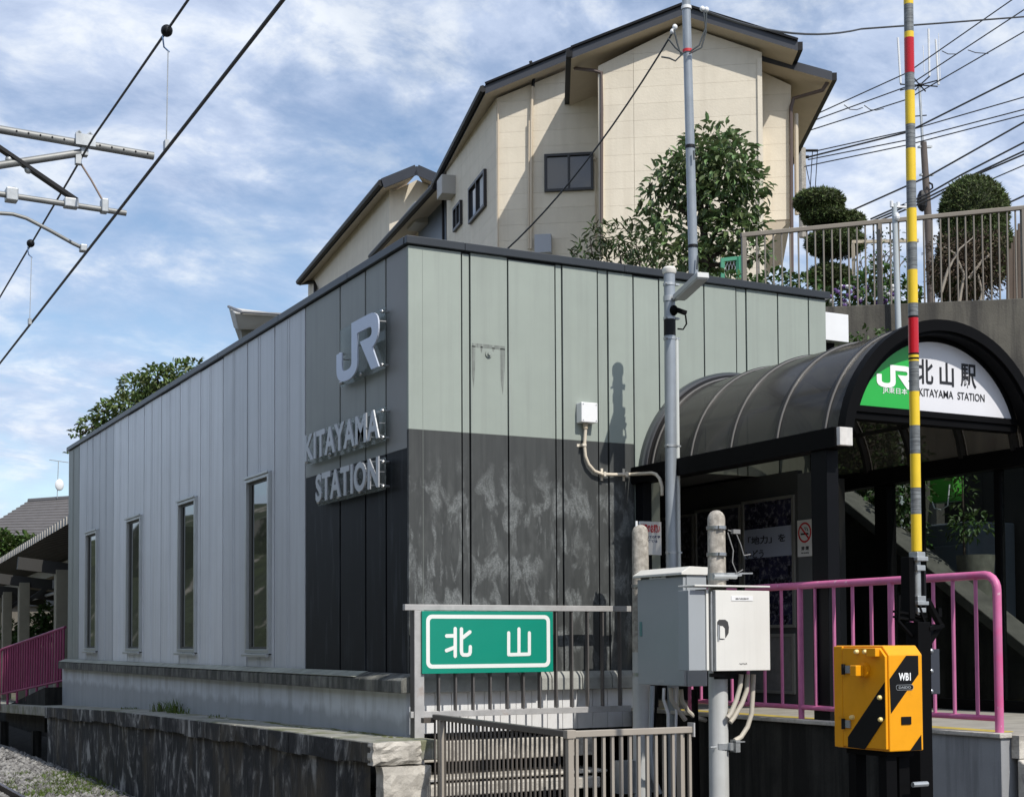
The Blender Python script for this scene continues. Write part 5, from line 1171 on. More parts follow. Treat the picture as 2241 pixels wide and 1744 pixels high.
MB().tube([eb+V((0,0,-.15)), onZ(690, 617, eb.z-.3), onZ(690, 645, eb.z-1.2)], .08, 8).build('downpipe', gutter, h2)
# white upturned roof end beyond the flat roof
ue = thing('upturned_roof_end', far(560, 740, 30), 'white upturned concrete eave end showing above the station roof', 'roof')
f = lambda x, y, d: far(x, y, d)
wr = mat('off_white_render', (.50, .49, .46), .8, var=.08); 
fixn(MB().hexa([f(522, 722, 29.6), f(600, 722, 29.8), f(600, 722, 33), f(512, 719, 31.5), f(513, 684, 29.3), f(640, 690, 29.6), f(640, 690, 34), f(500, 672, 32)]).build('eave_block', wr, ue, bevel=.03))
fixn(MB().hexa([f(530, 750, 30), f(600, 750, 30), f(600, 750, 33), f(524, 748, 32), f(528, 722.5, 29.9), f(600, 722.5, 30), f(600, 722.5, 33), f(514, 719.5, 31.6)]).build('soffit_block', mat('grey_soffit', (.28, .28, .25), .8), ue))
MB().tube([f(500, 671, 31), f(530, 683, 29.3), f(640, 689, 29.4)], .03, 6).build('coping_edge', mat('grey_coping', (.2, .2, .21), .6), ue)

# ================================================================== PLANTS
bark = mat('bark', (.06, .045, .035), .9, var=.3, vs=20, bump=.6, bs=60)
def leafcloud(mb, blobs, n, ln, wd, droop=.3, shell=.55, rnd=random):
    tot = sum(b[1]*b[2]*b[3] for b in blobs)
    for (c, rx, ry, rz) in blobs:
        for _ in range(int(n*rx*ry*rz/tot)+1):
            while True:
                q = V((rnd.uniform(-1, 1), rnd.uniform(-1, 1), rnd.uniform(-1, 1)))
                if q.length < 1 and q.length > shell*rnd.random(): break
            p = c+V((q.x*rx, q.y*ry, q.z*rz)); d = (q.normalized()+V((rnd.gauss(0, .6), rnd.gauss(0, .6), rnd.gauss(-droop, .5)))).normalized()
            s = d.cross(V((rnd.gauss(0, .4), rnd.gauss(0, .4), 1))).normalized(); u = s.cross(d); l = ln*rnd.uniform(.6, 1.15); w_ = wd*rnd.uniform(.7, 1.1)
            m1 = p+d*l*.35-u*l*.03; m2 = p+d*l*.7-u*l*.06; fold = u*w_*.28
            mb.add([p, m1+s*w_*.5+fold, m2+s*w_*.42+fold, p+d*l-u*l*.16, m2-s*w_*.42+fold, m1-s*w_*.5+fold, m1, m2], [(0,1,6),(0,6,5),(1,2,7,6),(6,7,4,5),(2,3,7),(7,3,4)])
def PB(px, py, d, rpx, rpy=None, rdep=None):
    k = d/FPX; rpy = rpy or rpx; return (far(px, py, d), rpx*k, (rdep or rpx)*k, rpy*k)
leafA = mat('glossy_broad_leaf', (.135, .19, .075), .3, island=.5, trans=.18)
DT = 22
tr = thing('broadleaf_tree', far(1545, 640, DT), 'bushy broadleaf tree with large glossy leaves before the cream house', 'tree')
mb = MB(); rt = .03
tb = far(1548, 660, DT); t1 = far(1548, 560, DT); t2 = far(1536, 480, DT+.1)
mb.tube([tb, t1, t2, far(1530, 400, DT), far(1535, 330, DT)], [.075, .062, .05, .035, .015], 8)
for pts in ([(1545, 540), (1580, 490), (1610, 440), (1625, 400)], [(1540, 500), (1480, 450), (1440, 430), (1420, 400)], [(1548, 575), (1470, 540), (1420, 520)], [(1546, 570), (1600, 540), (1650, 500)], [(1538, 470), (1570, 410), (1580, 340)], [(1548, 580), (1620, 580), (1665, 560)]):
    mb.tube([far(x, y, DT+random.uniform(-.25, .25)) for x, y in pts], [.035, .028, .02, .008][:len(pts)], 6)
mb.build('trunk', bark, tr, smooth=True)
bl = [PB(x, y, DT+random.uniform(-.35, .35), rx, ry) for x, y, rx, ry in ((1560, 310, 60, 38), (1600, 340, 55, 40), (1525, 350, 55, 45), (1590, 380, 70, 45), (1470, 370, 38, 32), (1450, 400, 42, 38), (1640, 400, 42, 34), (1500, 410, 60, 40), (1420, 440, 26, 26), (1560, 440, 70, 45), (1630, 440, 50, 40), (1460, 470, 42, 32), (1650, 490, 36, 34), (1600, 500, 60, 42), (1535, 520, 50, 40), (1430, 500, 40, 30), (1400, 475, 22, 20), (1560, 570, 70, 36), (1640, 545, 45, 36), (1500, 560, 50, 36), (1450, 545, 35, 30))]
mb = MB(); leafcloud(mb, bl, 3300, .165, .07); mb.build('crown', leafA, tr)
sh = thing('garden_shrub', far(1340, 600, 21), 'low shrub with narrow leaves left of the broadleaf tree', 'shrub')
mb = MB(); leafcloud(mb, [PB(x, y, 21+random.uniform(-.3, .3), rx, ry) for x, y, rx, ry in ((1320, 520, 40, 30), (1285, 545, 32, 24), (1360, 520, 45, 34), (1400, 540, 45, 40), (1340, 570, 60, 34), (1270, 565, 26, 18), (1420, 580, 50, 36), (1300, 500, 22, 14))], 900, .14, .035, .1)
mb.build('foliage', mat('narrow_leaf', (.060, .090, .028), .4, island=.5, trans=.15), sh)
mb = MB()
for px in (1290, 1320, 1350, 1390): mb.tube([far(px+20, 640, 21), far(px, 520, 21)], [.02, .006], 5)
mb.build('stem', bark, sh)
# clipped topiary
topm = mat('clipped_yew', (.075, .10, .028), .75, island=.55, trans=.1)
core = mat('topiary_shade_core', (.020, .028, .010), .95)  # dark colour carries the shade inside and under the clipped tiers
def topiary(name, lab, blobs, d, n, brown=None):
    t = thing(name, far(blobs[0][0], blobs[-1][1]+60, d), lab, 'topiary'); mb = MB(); lf_ = MB()
    for (px, py, rx, ry) in blobs:
        k = d/FPX; c = far(px, py, d); a, b, h = rx*k, rx*k*.9, ry*k
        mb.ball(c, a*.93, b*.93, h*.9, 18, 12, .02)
        for _ in range(int(n*(rx*ry)/3000)):
            th = random.random()*6.283; zq = random.uniform(-.85, 1); r_ = math.sqrt(max(0, 1-zq*zq)); q = V((r_*math.cos(th), r_*math.sin(th), zq))
            p = c+V((q.x*a, q.y*b, q.z*h))*random.uniform(.90, 1.01); dd = (q+V((random.gauss(0, .7), random.gauss(0, .7), random.gauss(.1, .6)))).normalized(); s = dd.cross(V((random.gauss(0, 1), random.gauss(0, 1), random.gauss(0, 1)))).normalized()
            l = random.uniform(.03, .065); lf_.add([p-s*.012, p+s*.012, p+dd*l], [(0,1,2)])
    mb.tube([far(blobs[0][0], blobs[0][1], d), far(blobs[-1][0], blobs[-1][1]+90, d)], .07, 8)
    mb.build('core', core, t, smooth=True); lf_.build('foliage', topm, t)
    return t
topiary('cloud_topiary', 'tiered cloud-pruned topiary behind the brown railing', [(1793, 442, 58, 26), (1806, 473, 54, 22), (1866, 484, 27, 20), (1828, 532, 68, 32), (1815, 606, 52, 27)], 20.5, 5200)
dm_ = topiary('dome_topiary', 'tall round-topped clipped conifer behind the brown railing', [(2132, 466, 78, 80), (2135, 545, 84, 95), (2100, 600, 60, 70)], 20, 3600)
rd = MB(); leafcloud(rd, [PB(2120, 600, 19.5, 92, 66), PB(2080, 560, 19.4, 56, 56), PB(2150, 545, 19.4, 60, 40)], 3200, .07, .022, .1)
rd.build('dead_foliage', mat('dead_brown_foliage', (.10, .07, .048), .85, island=.5), dm_)
mb = MB()
for pts in ([(2060, 640), (2075, 590), (2100, 545), (2130, 520)], [(2100, 660), (2110, 600), (2090, 555), (2065, 540)], [(2120, 610), (2150, 570), (2170, 555)], [(2140, 680), (2150, 640), (2140, 600)]): mb.tube([far(x, y, 19.1) for x, y in pts], [.022, .018, .012, .006][:len(pts)], 6)
mb.build('bare_branch', mat('pale_bare_wood', (.32, .28, .23), .8), dm_)
# flower bed at the railing foot
fb = thing('flower_shrub', far(1880, 690, 18.5), 'leafy flowering shrub with white and purple blooms at the railing foot', 'shrub')
mb = MB(); leafcloud(mb, [PB(x, y, 18.6+random.uniform(-.4, .4), rx, ry) for x, y, rx, ry in ((1820, 660, 34, 26), (1860, 650, 40, 40), (1900, 640, 40, 46), (1940, 660, 40, 40), (1980, 650, 36, 46), (1925, 610, 30, 40), (1700, 620, 60, 22), (1640, 625, 40, 16), (1590, 612, 40, 16), (1760, 625, 40, 20))], 1300, .10, .06)
mb.build('foliage', mat('garden_leaf', (.055, .10, .022), .5, island=.5, trans=.2), fb)
for nm, colr, n_ in (('white_bloom', (.75, .75, .75), 40), ('purple_bloom', (.12, .06, .22), 40)):
    mb = MB()
    for _ in range(n_):
        p = far(random.uniform(1815, 1960), random.uniform(625, 695), 18.2+random.uniform(-.2, .1)); mb.ball(p, .03, .03, .025, 6, 4, .2)
    mb.build(nm, mat(nm, colr, .6), fb)['kind'] = 'stuff'
vn = thing('bare_climber', far(1930, 650, 19.3), 'thin bare climber on a beige trellis behind the brown railing', 'climber')
mb = MB()
for k in range(26):
    x, y = random.uniform(1880, 1980), 660; pts = []
    for i in range(6): pts.append(far(x, y, 19.3)); x += random.gauss(0, 12); y -= random.uniform(12, 30)
    mb.tube(pts, .006, 4)
mb.build('stem', mat('grey_twig', (.13, .11, .09), .9), vn)
mb = MB(); leafcloud(mb, [PB(1930, 560, 19.3, 60, 60), PB(1960, 520, 19.3, 40, 20)], 140, .06, .035); mb.build('foliage', MT['garden_leaf'], vn)
mb = MB(); mb.bar(far(1864, 530, 19.4), far(2010, 527, 19.4), .04, .04); mb.bar(far(1867, 530, 19.4), far(1870, 660, 19.4), .04, .04); mb.bar(far(1995, 527, 19.4), far(1997, 690, 19.4), .04, .04); mb.build('trellis_frame', mat('beige_frame', (.42, .36, .27), .6), vn)
# bushes beyond the side glazing and at the wall's foot
bsh = thing('hedge_bush', onX(1950, 1150, 5.6), 'sunlit leafy bush seen through the canopy side glazing', 'bush')
mb = MB()
cen = []
for (px, py, X, r) in ((1900, 1090, 5.7, .34), (1950, 1060, 5.8, .36), (1985, 1080, 5.6, .3), (1920, 1160, 5.6, .36), (1965, 1180, 5.6, .34), (1850, 1000, 5.8, .3), (1885, 1010, 5.9, .3), (1910, 960, 6.0, .26), (1840, 940, 5.9, .26), (1935, 930, 6.1, .25), (1985, 1000, 6.0, .25)): p = onX(px, py, X); cen.append((p, r, r, r))
leafcloud(mb, cen, 2600, .085, .05); mb.build('foliage', MT['garden_leaf'], bsh)
bs2 = thing('wall_bush', onY(1880, 760, .6), 'small bush poking up between roof end and retaining wall', 'bush')
mb = MB(); leafcloud(mb, [(onY(1850, 760, .75), .35, .3, .12), (onY(1900, 745, .75), .3, .3, .14), (onY(1830, 790, .6), .3, .3, .2), (onY(1880, 800, .7), .5, .3, .25)], 700, .07, .045); mb.build('foliage', MT['garden_leaf'], bs2)
pt = thing('potted_plant', onX(2110, 1320, 5.6), 'tall potted plant standing behind the side glazing', 'plant')
mb = MB(); b0 = onX(2110, 1190, 5.6); mb.tube([b0-V((0,0,1.0)), b0, onX(2105, 1020, 5.6)], [.02, .014, .006], 6); mb.build('stem', bark, pt)
mb = MB(); leafcloud(mb, [(onX(2108, y, 5.6), .14, .14, .1) for y in (1030, 1060, 1090, 1130)]+[(onX(2130, 1150, 5.6), .22, .2, .14), (onX(2105, 1160, 5.6), .2, .2, .14)], 260, .08, .035); mb.build('foliage', MT['garden_leaf'], pt)
p = onX(2135, 1215, 5.6); MB().tube([p-V((0,0,.75)), p], [.13, .19], 14).build('pot', mat('stone_pot', (.12, .12, .10), .8, var=.3, vs=12), pt, smooth=True)
st_ = thing('storage_cabinet', onX(2060, 1300, 6.3), 'grey-blue outdoor storage cabinet behind the side glazing', 'cabinet')
a = onX(2018, 1150, 6.3); b = onX(2118, 1165, 6.3); MB().box(6.3, 7.0, b.y, a.y, .0, a.z).build('body', mat('blue_grey_plastic', (.12, .14, .17), .5, var=.08), st_, bevel=.02)
MB().box(6.285, 6.299, b.y+.05, a.y-.05, a.z-.75, a.z-.25).build('door', mat('blue_grey_door', (.15, .17, .2), .5), st_, bevel=.01)
sb_ = thing('added_shade_wall', V((7.3, -1.5, 0)), 'added dark board wall and roof that darken the view behind the storage cabinet', 'shelter')  # added boards and roof, darken and shade the background behind the side glazing
shm = mat('added_shade_boards', (.010, .009, .008), .8, var=.2)
y_ = -4.2
while y_ < .4: MB().box(7.05, 7.09, y_+.004, y_+.296, 0, 2.75).build('board', shm, sb_); y_ += .3
MB().box(5.95, 7.3, -4.3, -1.3, 2.76, 2.82).build('roof', shm, sb_)
gp_ = thing('green_meter_case', onX(2062, 1090, 5.9), 'bright green case hanging behind the side glazing', 'case'); a = onX(2034, 1038, 5.9); b = onX(2087, 1095, 5.9)
MB().box(5.9, 6.05, b.y, a.y, b.z, a.z).build('case', mat('lime_green_plastic', (.06, .30, .03), .45), gp_, bevel=.01)
MB().tube([onX(2040, 1098, 5.88), onX(2045, 1112, 5.88), onX(2060, 1116, 5.88), onX(2074, 1106, 5.88), onX(2078, 1060, 5.88)], .008, 6).build('cord', MT['white_wire'], gp_)

# ================================================================== BROWN RAILING ON THE RETAINING WALL
brn = mat('brown_railing', (.165, .145, .12), .5, metal=.25, var=.08)
tf = thing('hilltop_railing', FA+V((0,0,4.5)), 'brown metal bar railing on top of the concrete retaining wall', 'railing')
DF = (FB-FA); Ln = DF.length
ft_ = lambda s: FA+FD*s+V((0,0,5.365+.141*s)); fb_ = lambda s: FA+FD*s+V((0,0,4.40+.076*s+.12))
S0, S1 = -.02, Ln+3
zb0 = onP(1855, 693, FA, nrm); zb1 = onP(2241, 658, FA, nrm); sA = (zb0-FA).dot(FD); sB = (zb1-FA).dot(FD); k_ = (zb1.z-zb0.z)/(sB-sA)
bot = lambda s: FA+FD*s+V((0,0,zb0.z+k_*(s-sA)))
za_ = onP(1625, 515, FA, nrm); zb_ = onP(2241, 455, FA, nrm); sC = (za_-FA).dot(FD); sD = (zb_-FA).dot(FD); kt = (zb_.z-za_.z)/(sD-sC)
topf = lambda s: FA+FD*s+V((0,0,za_.z+kt*(s-sC)))
MB().bar(topf(S0), topf(S1), .05, .05).build('top_rail', brn, tf, bevel=.005)
MB().bar(bot(S0), bot(S1), .045, .04).build('bottom_rail', brn, tf, bevel=.004)
for px in (1628, 1925, 2240):
    s = (onP(px, 560, FA, nrm)-FA).dot(FD); MB().bar(bot(s)-V((0,0,.14)), topf(s)-V((0,0,.026)), .05, .05, up=FD).build('post', brn, tf)
xs_ = [1638+18.3*i for i in range(1, 34)]
for px in xs_:
    if abs(px-1925) < 8: continue
    s = (onP(px, 560, FA, nrm)-FA).dot(FD); MB().bar(bot(s)+V((0,0,.021)), topf(s)-V((0,0,.026)), .016, .016, up=FD).build('bar', brn, tf)
gg_ = thing('green_mesh_gate', far(1600, 610, 20), 'small green garden gate frame with wire mesh beside the tree', 'gate')
grn = mat('green_gate_paint', (.06, .28, .17), .5, var=.1)
mb = MB(); 
for (a, b) in (((1581, 566), (1581, 620)), ((1615, 562), (1617, 620)), ((1577, 570), (1612, 566))): mb.bar(far(*a, 20), far(*b, 20), .05, .05)
mb.bar(far(1622, 560, 20), far(1623, 620, 20), .04, .04); mb.build('frame', grn, gg_)
mb = MB()
for k in range(5): mb.tube([far(1583+7*k, 570, 20), far(1583+7*k+10, 600, 20)], .004, 4); mb.tube([far(1583+7*k+10, 572, 20), far(1583+7*k, 602, 20)], .004, 4)
mb.build('mesh', galv, gg_)
# brown shed wall at the far right, white beam end of the station
sdw = thing('brown_shed', far(2225, 640, 19), 'brown corrugated shed side at the right edge behind the railing', 'shed')
mb = MB()
for k in range(9): a = far(2206+5*k, 560-14*k, 18.9-.01*(k % 2)); b = far(2206+5*k, 700, 18.9-.01*(k % 2)); mb.bar(a, b, .035, .04, up=He)
mb.build('wall_sheet', mat('brown_corrugated', (.10, .07, .05), .6, var=.15), sdw)
wb = thing('white_fascia_box', onY(1835, 720, .5), 'white metal fascia box sticking out past the roof end', 'fascia')
a = onY(1800, 739, .25); b = onY(1857, 693, .25); MB().box(Wx+.002, b.x, .25, 1.6, a.z-.02, b.z+.02).build('box', white_paint, wb, bevel=.006)
MB().box(Wx+.002, b.x-.12, .35, 1.5, a.z-.4, a.z-.021).build('soffit', black, wb)
pp_ = thing('thin_service_pole', onP(1965, 720, FA-nrm*.25, nrm), 'thin grey service pole with insulators standing before the brown railing', 'pole')
q0 = onP(1966, 715, FA-nrm*.25, nrm); q1 = onP(1957, 447, FA-nrm*.25, nrm)
MB().tube([V((q0.x, q0.y, 0)), q0, q1], [.04, .036, .03], 12).build('pipe', mat('pale_grey_pipe', (.42, .46, .48), .45), pp_, smooth=True)
mb = MB(); mb.bar(q1+V((-.05,0,-.03)), q1+V((.2,-.06,-.03)), .02, .02)
for o in (-.04, .06, .18): mb.cyl(q1+V((o, 0, -.04)), q1+V((o, 0, .03)), .02, 8)
mb.ball(q1+V((0,-.04,-.16)), .035, .035, .05, 8, 6); mb.build('insulator', white_paint, pp_)

# ================================================================== POLES AND WIRES BEHIND
up_ = thing('service_mast', far(1530, 620, 19), 'tall grey steel mast rising behind the station roof before the tree', 'mast')
tp, bt = far(1500.5, -40, 19), far(1519, 640, 19)
MB().tube([bt-V((0,0,1.5)), bt, tp], [.066, .063, .054], 18).build('mast', poleg, up_, smooth=True)
def mpt(py, dx=0): t = (py+40)/680; return tp+(bt-tp)*t
for py, colr in ((18, white_paint), (113, redp), (322, darksteel), (540, darksteel)):
    p = mpt(py); MB().cyl(p-V((0,0,.02)), p+V((0,0,.02)), .067, 16).build('band', colr, up_, smooth=True)
mb = MB()
for (px, py) in ((1477, 60), (1472, 70), (1537, 20), (1546, 22)): MB().ball(far(px, py, 19), .036, .033, .038, 8, 6).build('insulator', white_paint, up_, smooth=True)
mb = MB()
for pts in ([(1475, 65), (1482, 95), (1490, 120), (1502, 113)], [(1462, 85), (1478, 105), (1494, 118)], [(1546, 28), (1545, 60), (1530, 100), (1512, 112)], [(1540, 25), (1545, 70), (1535, 105), (1508, 118)], [(1447, 125), (1465, 128), (1478, 134), (1494, 118)], [(1518, 330), (1519, 350)], [(1527, 560), (1525, 590)]): mb.tube([far(x, y, 18.9) for x, y in pts], .011, 6)
mb.build('cable_loop', mat('slate_cable', (.05, .06, .065), .6), up_, smooth=True)['kind'] = 'stuff'
def sag(a, b, s, n=12): return [a+(b-a)*(i/n)-V((0,0,s*4*(i/n)*(1-i/n))) for i in range(n+1)]
cab = mat('overhead_cable', (.035, .038, .043), .6)
def wire(name, lab, pts, r, group=None, smooth=True): return tag(MB().tube(pts, r, 6).build(name, cab, smooth=smooth), lab, 'cable', group)
wire('service_cable', 'dark service cable running down from the mast top across the cream house', sag(far(1472, 72, 19), far(1105, 550, 21), .22), .012)
wire('service_cable', 'dark cable leaving the mast top to the right across the sky', sag(far(1546, 26, 19), far(1885, 64, 24), .18)+sag(far(1885, 64, 24), far(3200, -60, 40), .1)[1:], .016)
W = [(((1772, 257), (1985, 160), (2241, -18)), 'topmost of three parallel wires leaving the house gutter'), (((1768, 269), (1985, 190), (2241, 22)), 'middle of three parallel wires leaving the house gutter'), (((1759, 290), (1985, 218), (2241, 70)), 'lowest of three parallel wires leaving the house gutter'),
     (((1790, 330), (1985, 287), (2241, 213)), 'upper thin wire from the far crossarm'), (((1770, 344), (1985, 290), (2241, 162)), 'steep dark wire from the far crossarm to the right'), (((1768, 350), (1985, 307), (2241, 240)), 'third wire down from the far crossarm'), (((1760, 365), (1985, 318), (2241, 252)), 'lowest wire from the far crossarm'),
     (((1860, 463), (2030, 387), (2241, 268)), 'heavy dark cable passing above the dome topiary'), (((1905, 480), (2030, 425), (2100, 385), (2241, 312)), 'upper cable meeting the brown utility pole'), (((1908, 484), (2035, 430), (2110, 392), (2241, 331)), 'middle cable meeting the brown utility pole'), (((1912, 488), (2040, 435), (2130, 386), (2241, 338)), 'lower cable meeting the brown utility pole'), (((2160, 397), (2241, 362)), 'short wire right of the dome topiary'), (((2195, 450), (2260, 420)), 'dark wire meeting the railing at the right edge')]
for pts, lab in W:
    (xa_, ya_), (xb_, yb_) = pts[-2:]; pts = (*pts, (xb_+1400, yb_+1400*(yb_-ya_)/(xb_-xa_)*1.05))
    wire('overhead_wire', lab, [far(x, y, 40-.006*(min(x, 2600)-1700)) for x, y in pts], .024 if 'dark' in lab or 'cable' in lab else .016, 'overhead wires at the right')
lnk = MB()
for pts in ([(1847, 230), (1860, 240), (1875, 241), (1888, 236)], [(1891, 231), (1905, 241), (1918, 242), (1934, 238)], [(2061, 112), (2075, 119), (2092, 119)], [(2118, 110), (2135, 116), (2163, 118)]): lnk.tube([far(x, y, 38.5) for x, y in pts], .012, 5)
tag(lnk.build('jumper_wire', cab), 'thin drooping jumper wires linking the three parallel wires', 'cable')
bpz = thing('utility_pole', far(2030, 480, 46), 'brown utility pole topped by a thin grey mast and white whip antennas', 'pole')
MB().tube([far(2040, 720, 46), far(2031, 475, 46), far(2021, 312, 46)], [.13, .12, .10], 12).build('pole', mat('brown_pole', (.115, .095, .085), .8, var=.15), bpz, smooth=True)
MB().tube([far(2019, 315, 46), far(2012, 188, 46)], [.045, .04], 8).build('mast', galv, bpz)
mb = MB(); c = far(2013, 187, 46)
for (px, py) in ((1970, 185), (1999, 170), (2034, 168), (2058, 175), (2052, 190), (2026, 201), (2003, 198), (1970, 198)): mb.tube([c, far(px, py, 46)], .022, 5)
mb.ball(c, .1, .1, .06, 8, 6); mb.tube([far(2003, 255, 46), far(2028, 253, 46)], .02, 5); mb.build('antenna_arm', darksteel, bpz)
for (a, b) in (((1965, 83), (1971, 183)), ((2032, 64), (2034, 167)), ((2048, 87), (2054, 186)), ((2054, 74), (2058, 178)), ((2020, 100), (2023, 160))):
    MB().tube([far(*a, 46), far(*b, 46)], .035 if a[0] in (2032, 2048, 1965) else .012, 6).build('whip_antenna', white_paint, bpz)
mb = MB(); mb.ball(far(2018, 440, 45.8), .18, .15, .35, 8, 6); mb.tube([far(2033, 400, 45.8), far(2040, 404, 45.8), (far(2041, 412, 45.8)), far(2035, 416, 45.8)], .03, 6); mb.build('splice_case', darksteel, bpz)
for py in (322, 383): p = far(2024+.06*(py-320), py, 46); MB().obox(p, _R*.2, V((0,.05,0)), V((0,0,.03))).build('step_bolt', galv, bpz)
fp = thing('far_crossarm_pole', far(1760, 400, 55), 'far utility pole with crossarm half hidden behind the house', 'pole')
MB().tube([far(1757, 520, 55), far(1755, 325, 55)], .14, 8).build('pole', pc, fp)
mb = MB(); mb.tube([far(1752, 330, 55), far(1790, 330, 55)], .05, 6); mb.tube([far(1752, 344, 55), far(1770, 344, 55)], .06, 6); mb.tube([far(1752, 365, 55), far(1762, 365, 55)], .06, 6)
for px in (1778, 1789): mb.tube([far(px, 333, 55), far(px-5, 415, 55)], .02, 4)
mb.tube([far(1760, 345, 55), far(1776, 420, 55)], .02, 4); mb.tube([far(1752, 298, 55), far(1758, 330, 55)], .03, 4); mb.build('crossarm', darksteel, fp)

# ================================================================== OVERHEAD LINE OF THE TRACK
KY = .95
def K(px, py): return onY(px, py, KY)
cat_ = thing('overhead_line_bracket', K(-300, 500), 'galvanised overhead line bracket reaching in from the left', 'bracket')
tubeg = mat('zinc_tube', (.22, .225, .22), .5, metal=.3, var=.15, vs=6)
def tb_(pts, r, name, mt=tubeg, n=12): return MB().tube([K(x, y) for x, y in pts], r, n).build(name, mt, cat_, smooth=True)
tb_([(-260, 238), (0, 284), (336, 342)], .036, 'top_tube'); tb_([(-200, 405), (0, 362), (183, 334)], .034, 'diagonal_tube')
tb_([(-260, 388), (0, 425), (276, 467)], .026, 'lower_tube')
tb_([(-120, 470), (-40, 466), (0, 467), (28, 469), (58, 478), (110, 505), (160, 533), (183, 544)], .017, 'steady_arm')
tb_([(170, 348), (200, 395), (225, 440)], .009, 'stay_rod', mat('rusty_rod', (.25, .19, .16), .6))
MB().bar(K(-30, 305), K(168, 440), .03, .085, up=(0,1,0)).build('flat_brace', darksteel, cat_)
mb = MB(); p = K(184, 312); mb.obox(p+V((0,-.05,0)), (.085,0,0), (0,.03,0), (0,0,.05)); mb.tube([K(168, 305), K(168, 292), K(173, 288), K(177, 292)], .013, 6); mb.tube([K(194, 305), K(192, 296), K(197, 292), K(203, 300), K(206, 305)], .016, 6); mb.obox(K(184, 332), (.03,0,0), (0,.04,0), (0,0,.04)); mb.obox(K(171, 348), (.025,0,0), (0,.03,0), (0,0,.05)); mb.build('clamp', galv, cat_)
for (px, py, a, b, c) in ((25, 428, .05, .06, .055), (228, 452, .03, .05, .06), (155, 446, .06, .05, .04), (182, 544, .03, .04, .03)): MB().obox(K(px, py), (a,0,0), (0,b,0), (0,0,c)).build('fitting', galv, cat_, bevel=.008)
for px in (20, 31): MB().tube([K(px, 424), K(px, 411)], .018, 6).build('fitting_bolt', galv, cat_)
for (px, py) in ((20, 350), (62, 372)): MB().ball(K(px, py), .035).build('brace_bolt', galv, cat_, smooth=True)
mb = MB()
for k in range(12): p = K(35+26*k, 290+4.45*k); mb.cyl(p+V((0,-.037,0)), p+V((0,-.030,0)), .009, 8)
mb.build('bolt_hole', gapm, cat_)
wirem = mat('contact_wire_bronze', (.022, .02, .02), .5)
cw0, cw1 = onZ(640, -26, 4.02), onZ(-40, 846, 4.02); d = cw1-cw0
tag(MB().tube([cw0-d*.4, cw0, onZ(310, 397, 4.0), cw1, cw1+d*3.5], .0115, 8).build('contact_wire', wirem), 'lower dark overhead contact wire running along the track', 'wire')
mpts = [onX(430, -26, -2.72), onX(412, 0, -2.72), onX(205, 300, -2.72), onX(150, 395, -2.72), onX(0, 650, -2.70), onX(-60, 752, -2.70)]
tag(MB().tube(mpts, .0095, 8).build('messenger_wire', wirem), 'upper dark messenger wire through the bracket clamp', 'wire')
for (px, py, bx_, by_, nm) in ((365, 68, 364, 318, 'longer'), (67, 533, 65, 704, 'shorter')):
    p = onX(px, py, -2.71); q_ = onX(bx_, by_, -2.75)
    t = thing('dropper', p, 'hanging dropper wire with ring insulator, the %s of the two' % ('upper' if nm == 'longer' else 'lower'), 'dropper', 'droppers of the overhead line')
    MB().tube([p+V((-.03,0,-.04)), p+V((-.02,0,-.12)), p+V((.02,0,-.15))], .006, 6).build('hook', mat('blue_hook', (.12, .2, .35), .5), t)
    MB().tube([p+V((.01,0,-.14)), q_], .0045, 6).build('hanger_wire', galv, t)
    MB().ball(p, .042, .05, .042, 12, 8).build('ring_insulator', darksteel, t, smooth=True)
    MB().obox(q_, (.015,0,0), (0,.03,0), (0,0,.03)).build('clip', galv, t)

# ================================================================== LEFT EDGE: platform roof, railing, far house
pr2 = thing('platform_roof', onY(60, 1500, 20), 'corrugated platform roof on steel posts at the left edge', 'shelter')
corr = mat('grey_corrugated_roof', (.11, .105, .097), .5, metal=.3, var=.12); beamc = mat('cream_steel_beam', (.25, .23, .17), .6, var=.12)
n0 = onY(146, 1148, 17.2); ZR = n0.z; n1 = onZ(-60, 1268, ZR); dr = (n1-n0); Lr = dr.length; dr.normalize(); sx = V((dr.y, -dr.x, 0)); sx = sx if sx.x > 0 else -sx
n0 = n0-dr*.4
PT = .46; nc = int(Lr/PT)+4
for k in range(nc):     # ribs of the sheet, trough by trough
    a = n0+dr*(PT*k); u = V((0,0,1)); mb = MB(); pr_ = [(0, 0), (.07, .17), (.25, .17), (.32, 0), (PT, 0)]
    P = [a+dr*x_+u*z_ for x_, z_ in pr_]; Q = [p+sx*3.2-u*.50 for p in P]; mb.strip(P, Q); mb.strip([p-u*.004 for p in Q], [p-u*.004 for p in P])
    mb.build('roof_sheet', corr, pr2)
    MB().add([P[0]-sx*.004, P[1]-sx*.004, P[2]-sx*.004, P[3]-sx*.004], [(0,1,2,3)]).build('rib_closure', mat('pale_closure', (.22, .22, .215), .5), pr2)
bm = n0+sx*1.0+V((0,0,-.42)); MB().bar(bm-dr*.6, bm+dr*(Lr+2), .16, .26).build('beam', beamc, pr2)
bm2 = n0+sx*1.5+V((0,0,-.85)); MB().tube([bm2-dr*.4, bm2+dr*(Lr+2)], .05, 8).build('conduit', galv, pr2)
for (px, yy_) in ((133, 20), (51, 27), (14, 34), (-8, 40)):
    p = onY(px, 1450, yy_); MB().box(p.x-.13, p.x+.13, p.y-.13, p.y+.13, -1.0, ZR-.75).build('post', beamc, pr2, bevel=.01); MB().bar(V((p.x-.9, p.y, ZR-.62)), V((p.x+1.6, p.y, ZR-.90)), .12, .26).build('cross_beam', mat('dark_beam', (.03, .029, .027), .6), pr2)
    MB().bar(V((p.x, p.y, ZR-1.3)), V((p.x+.6, p.y, ZR-.85)), .08, .10).build('knee_brace', MT['dark_beam'], pr2)
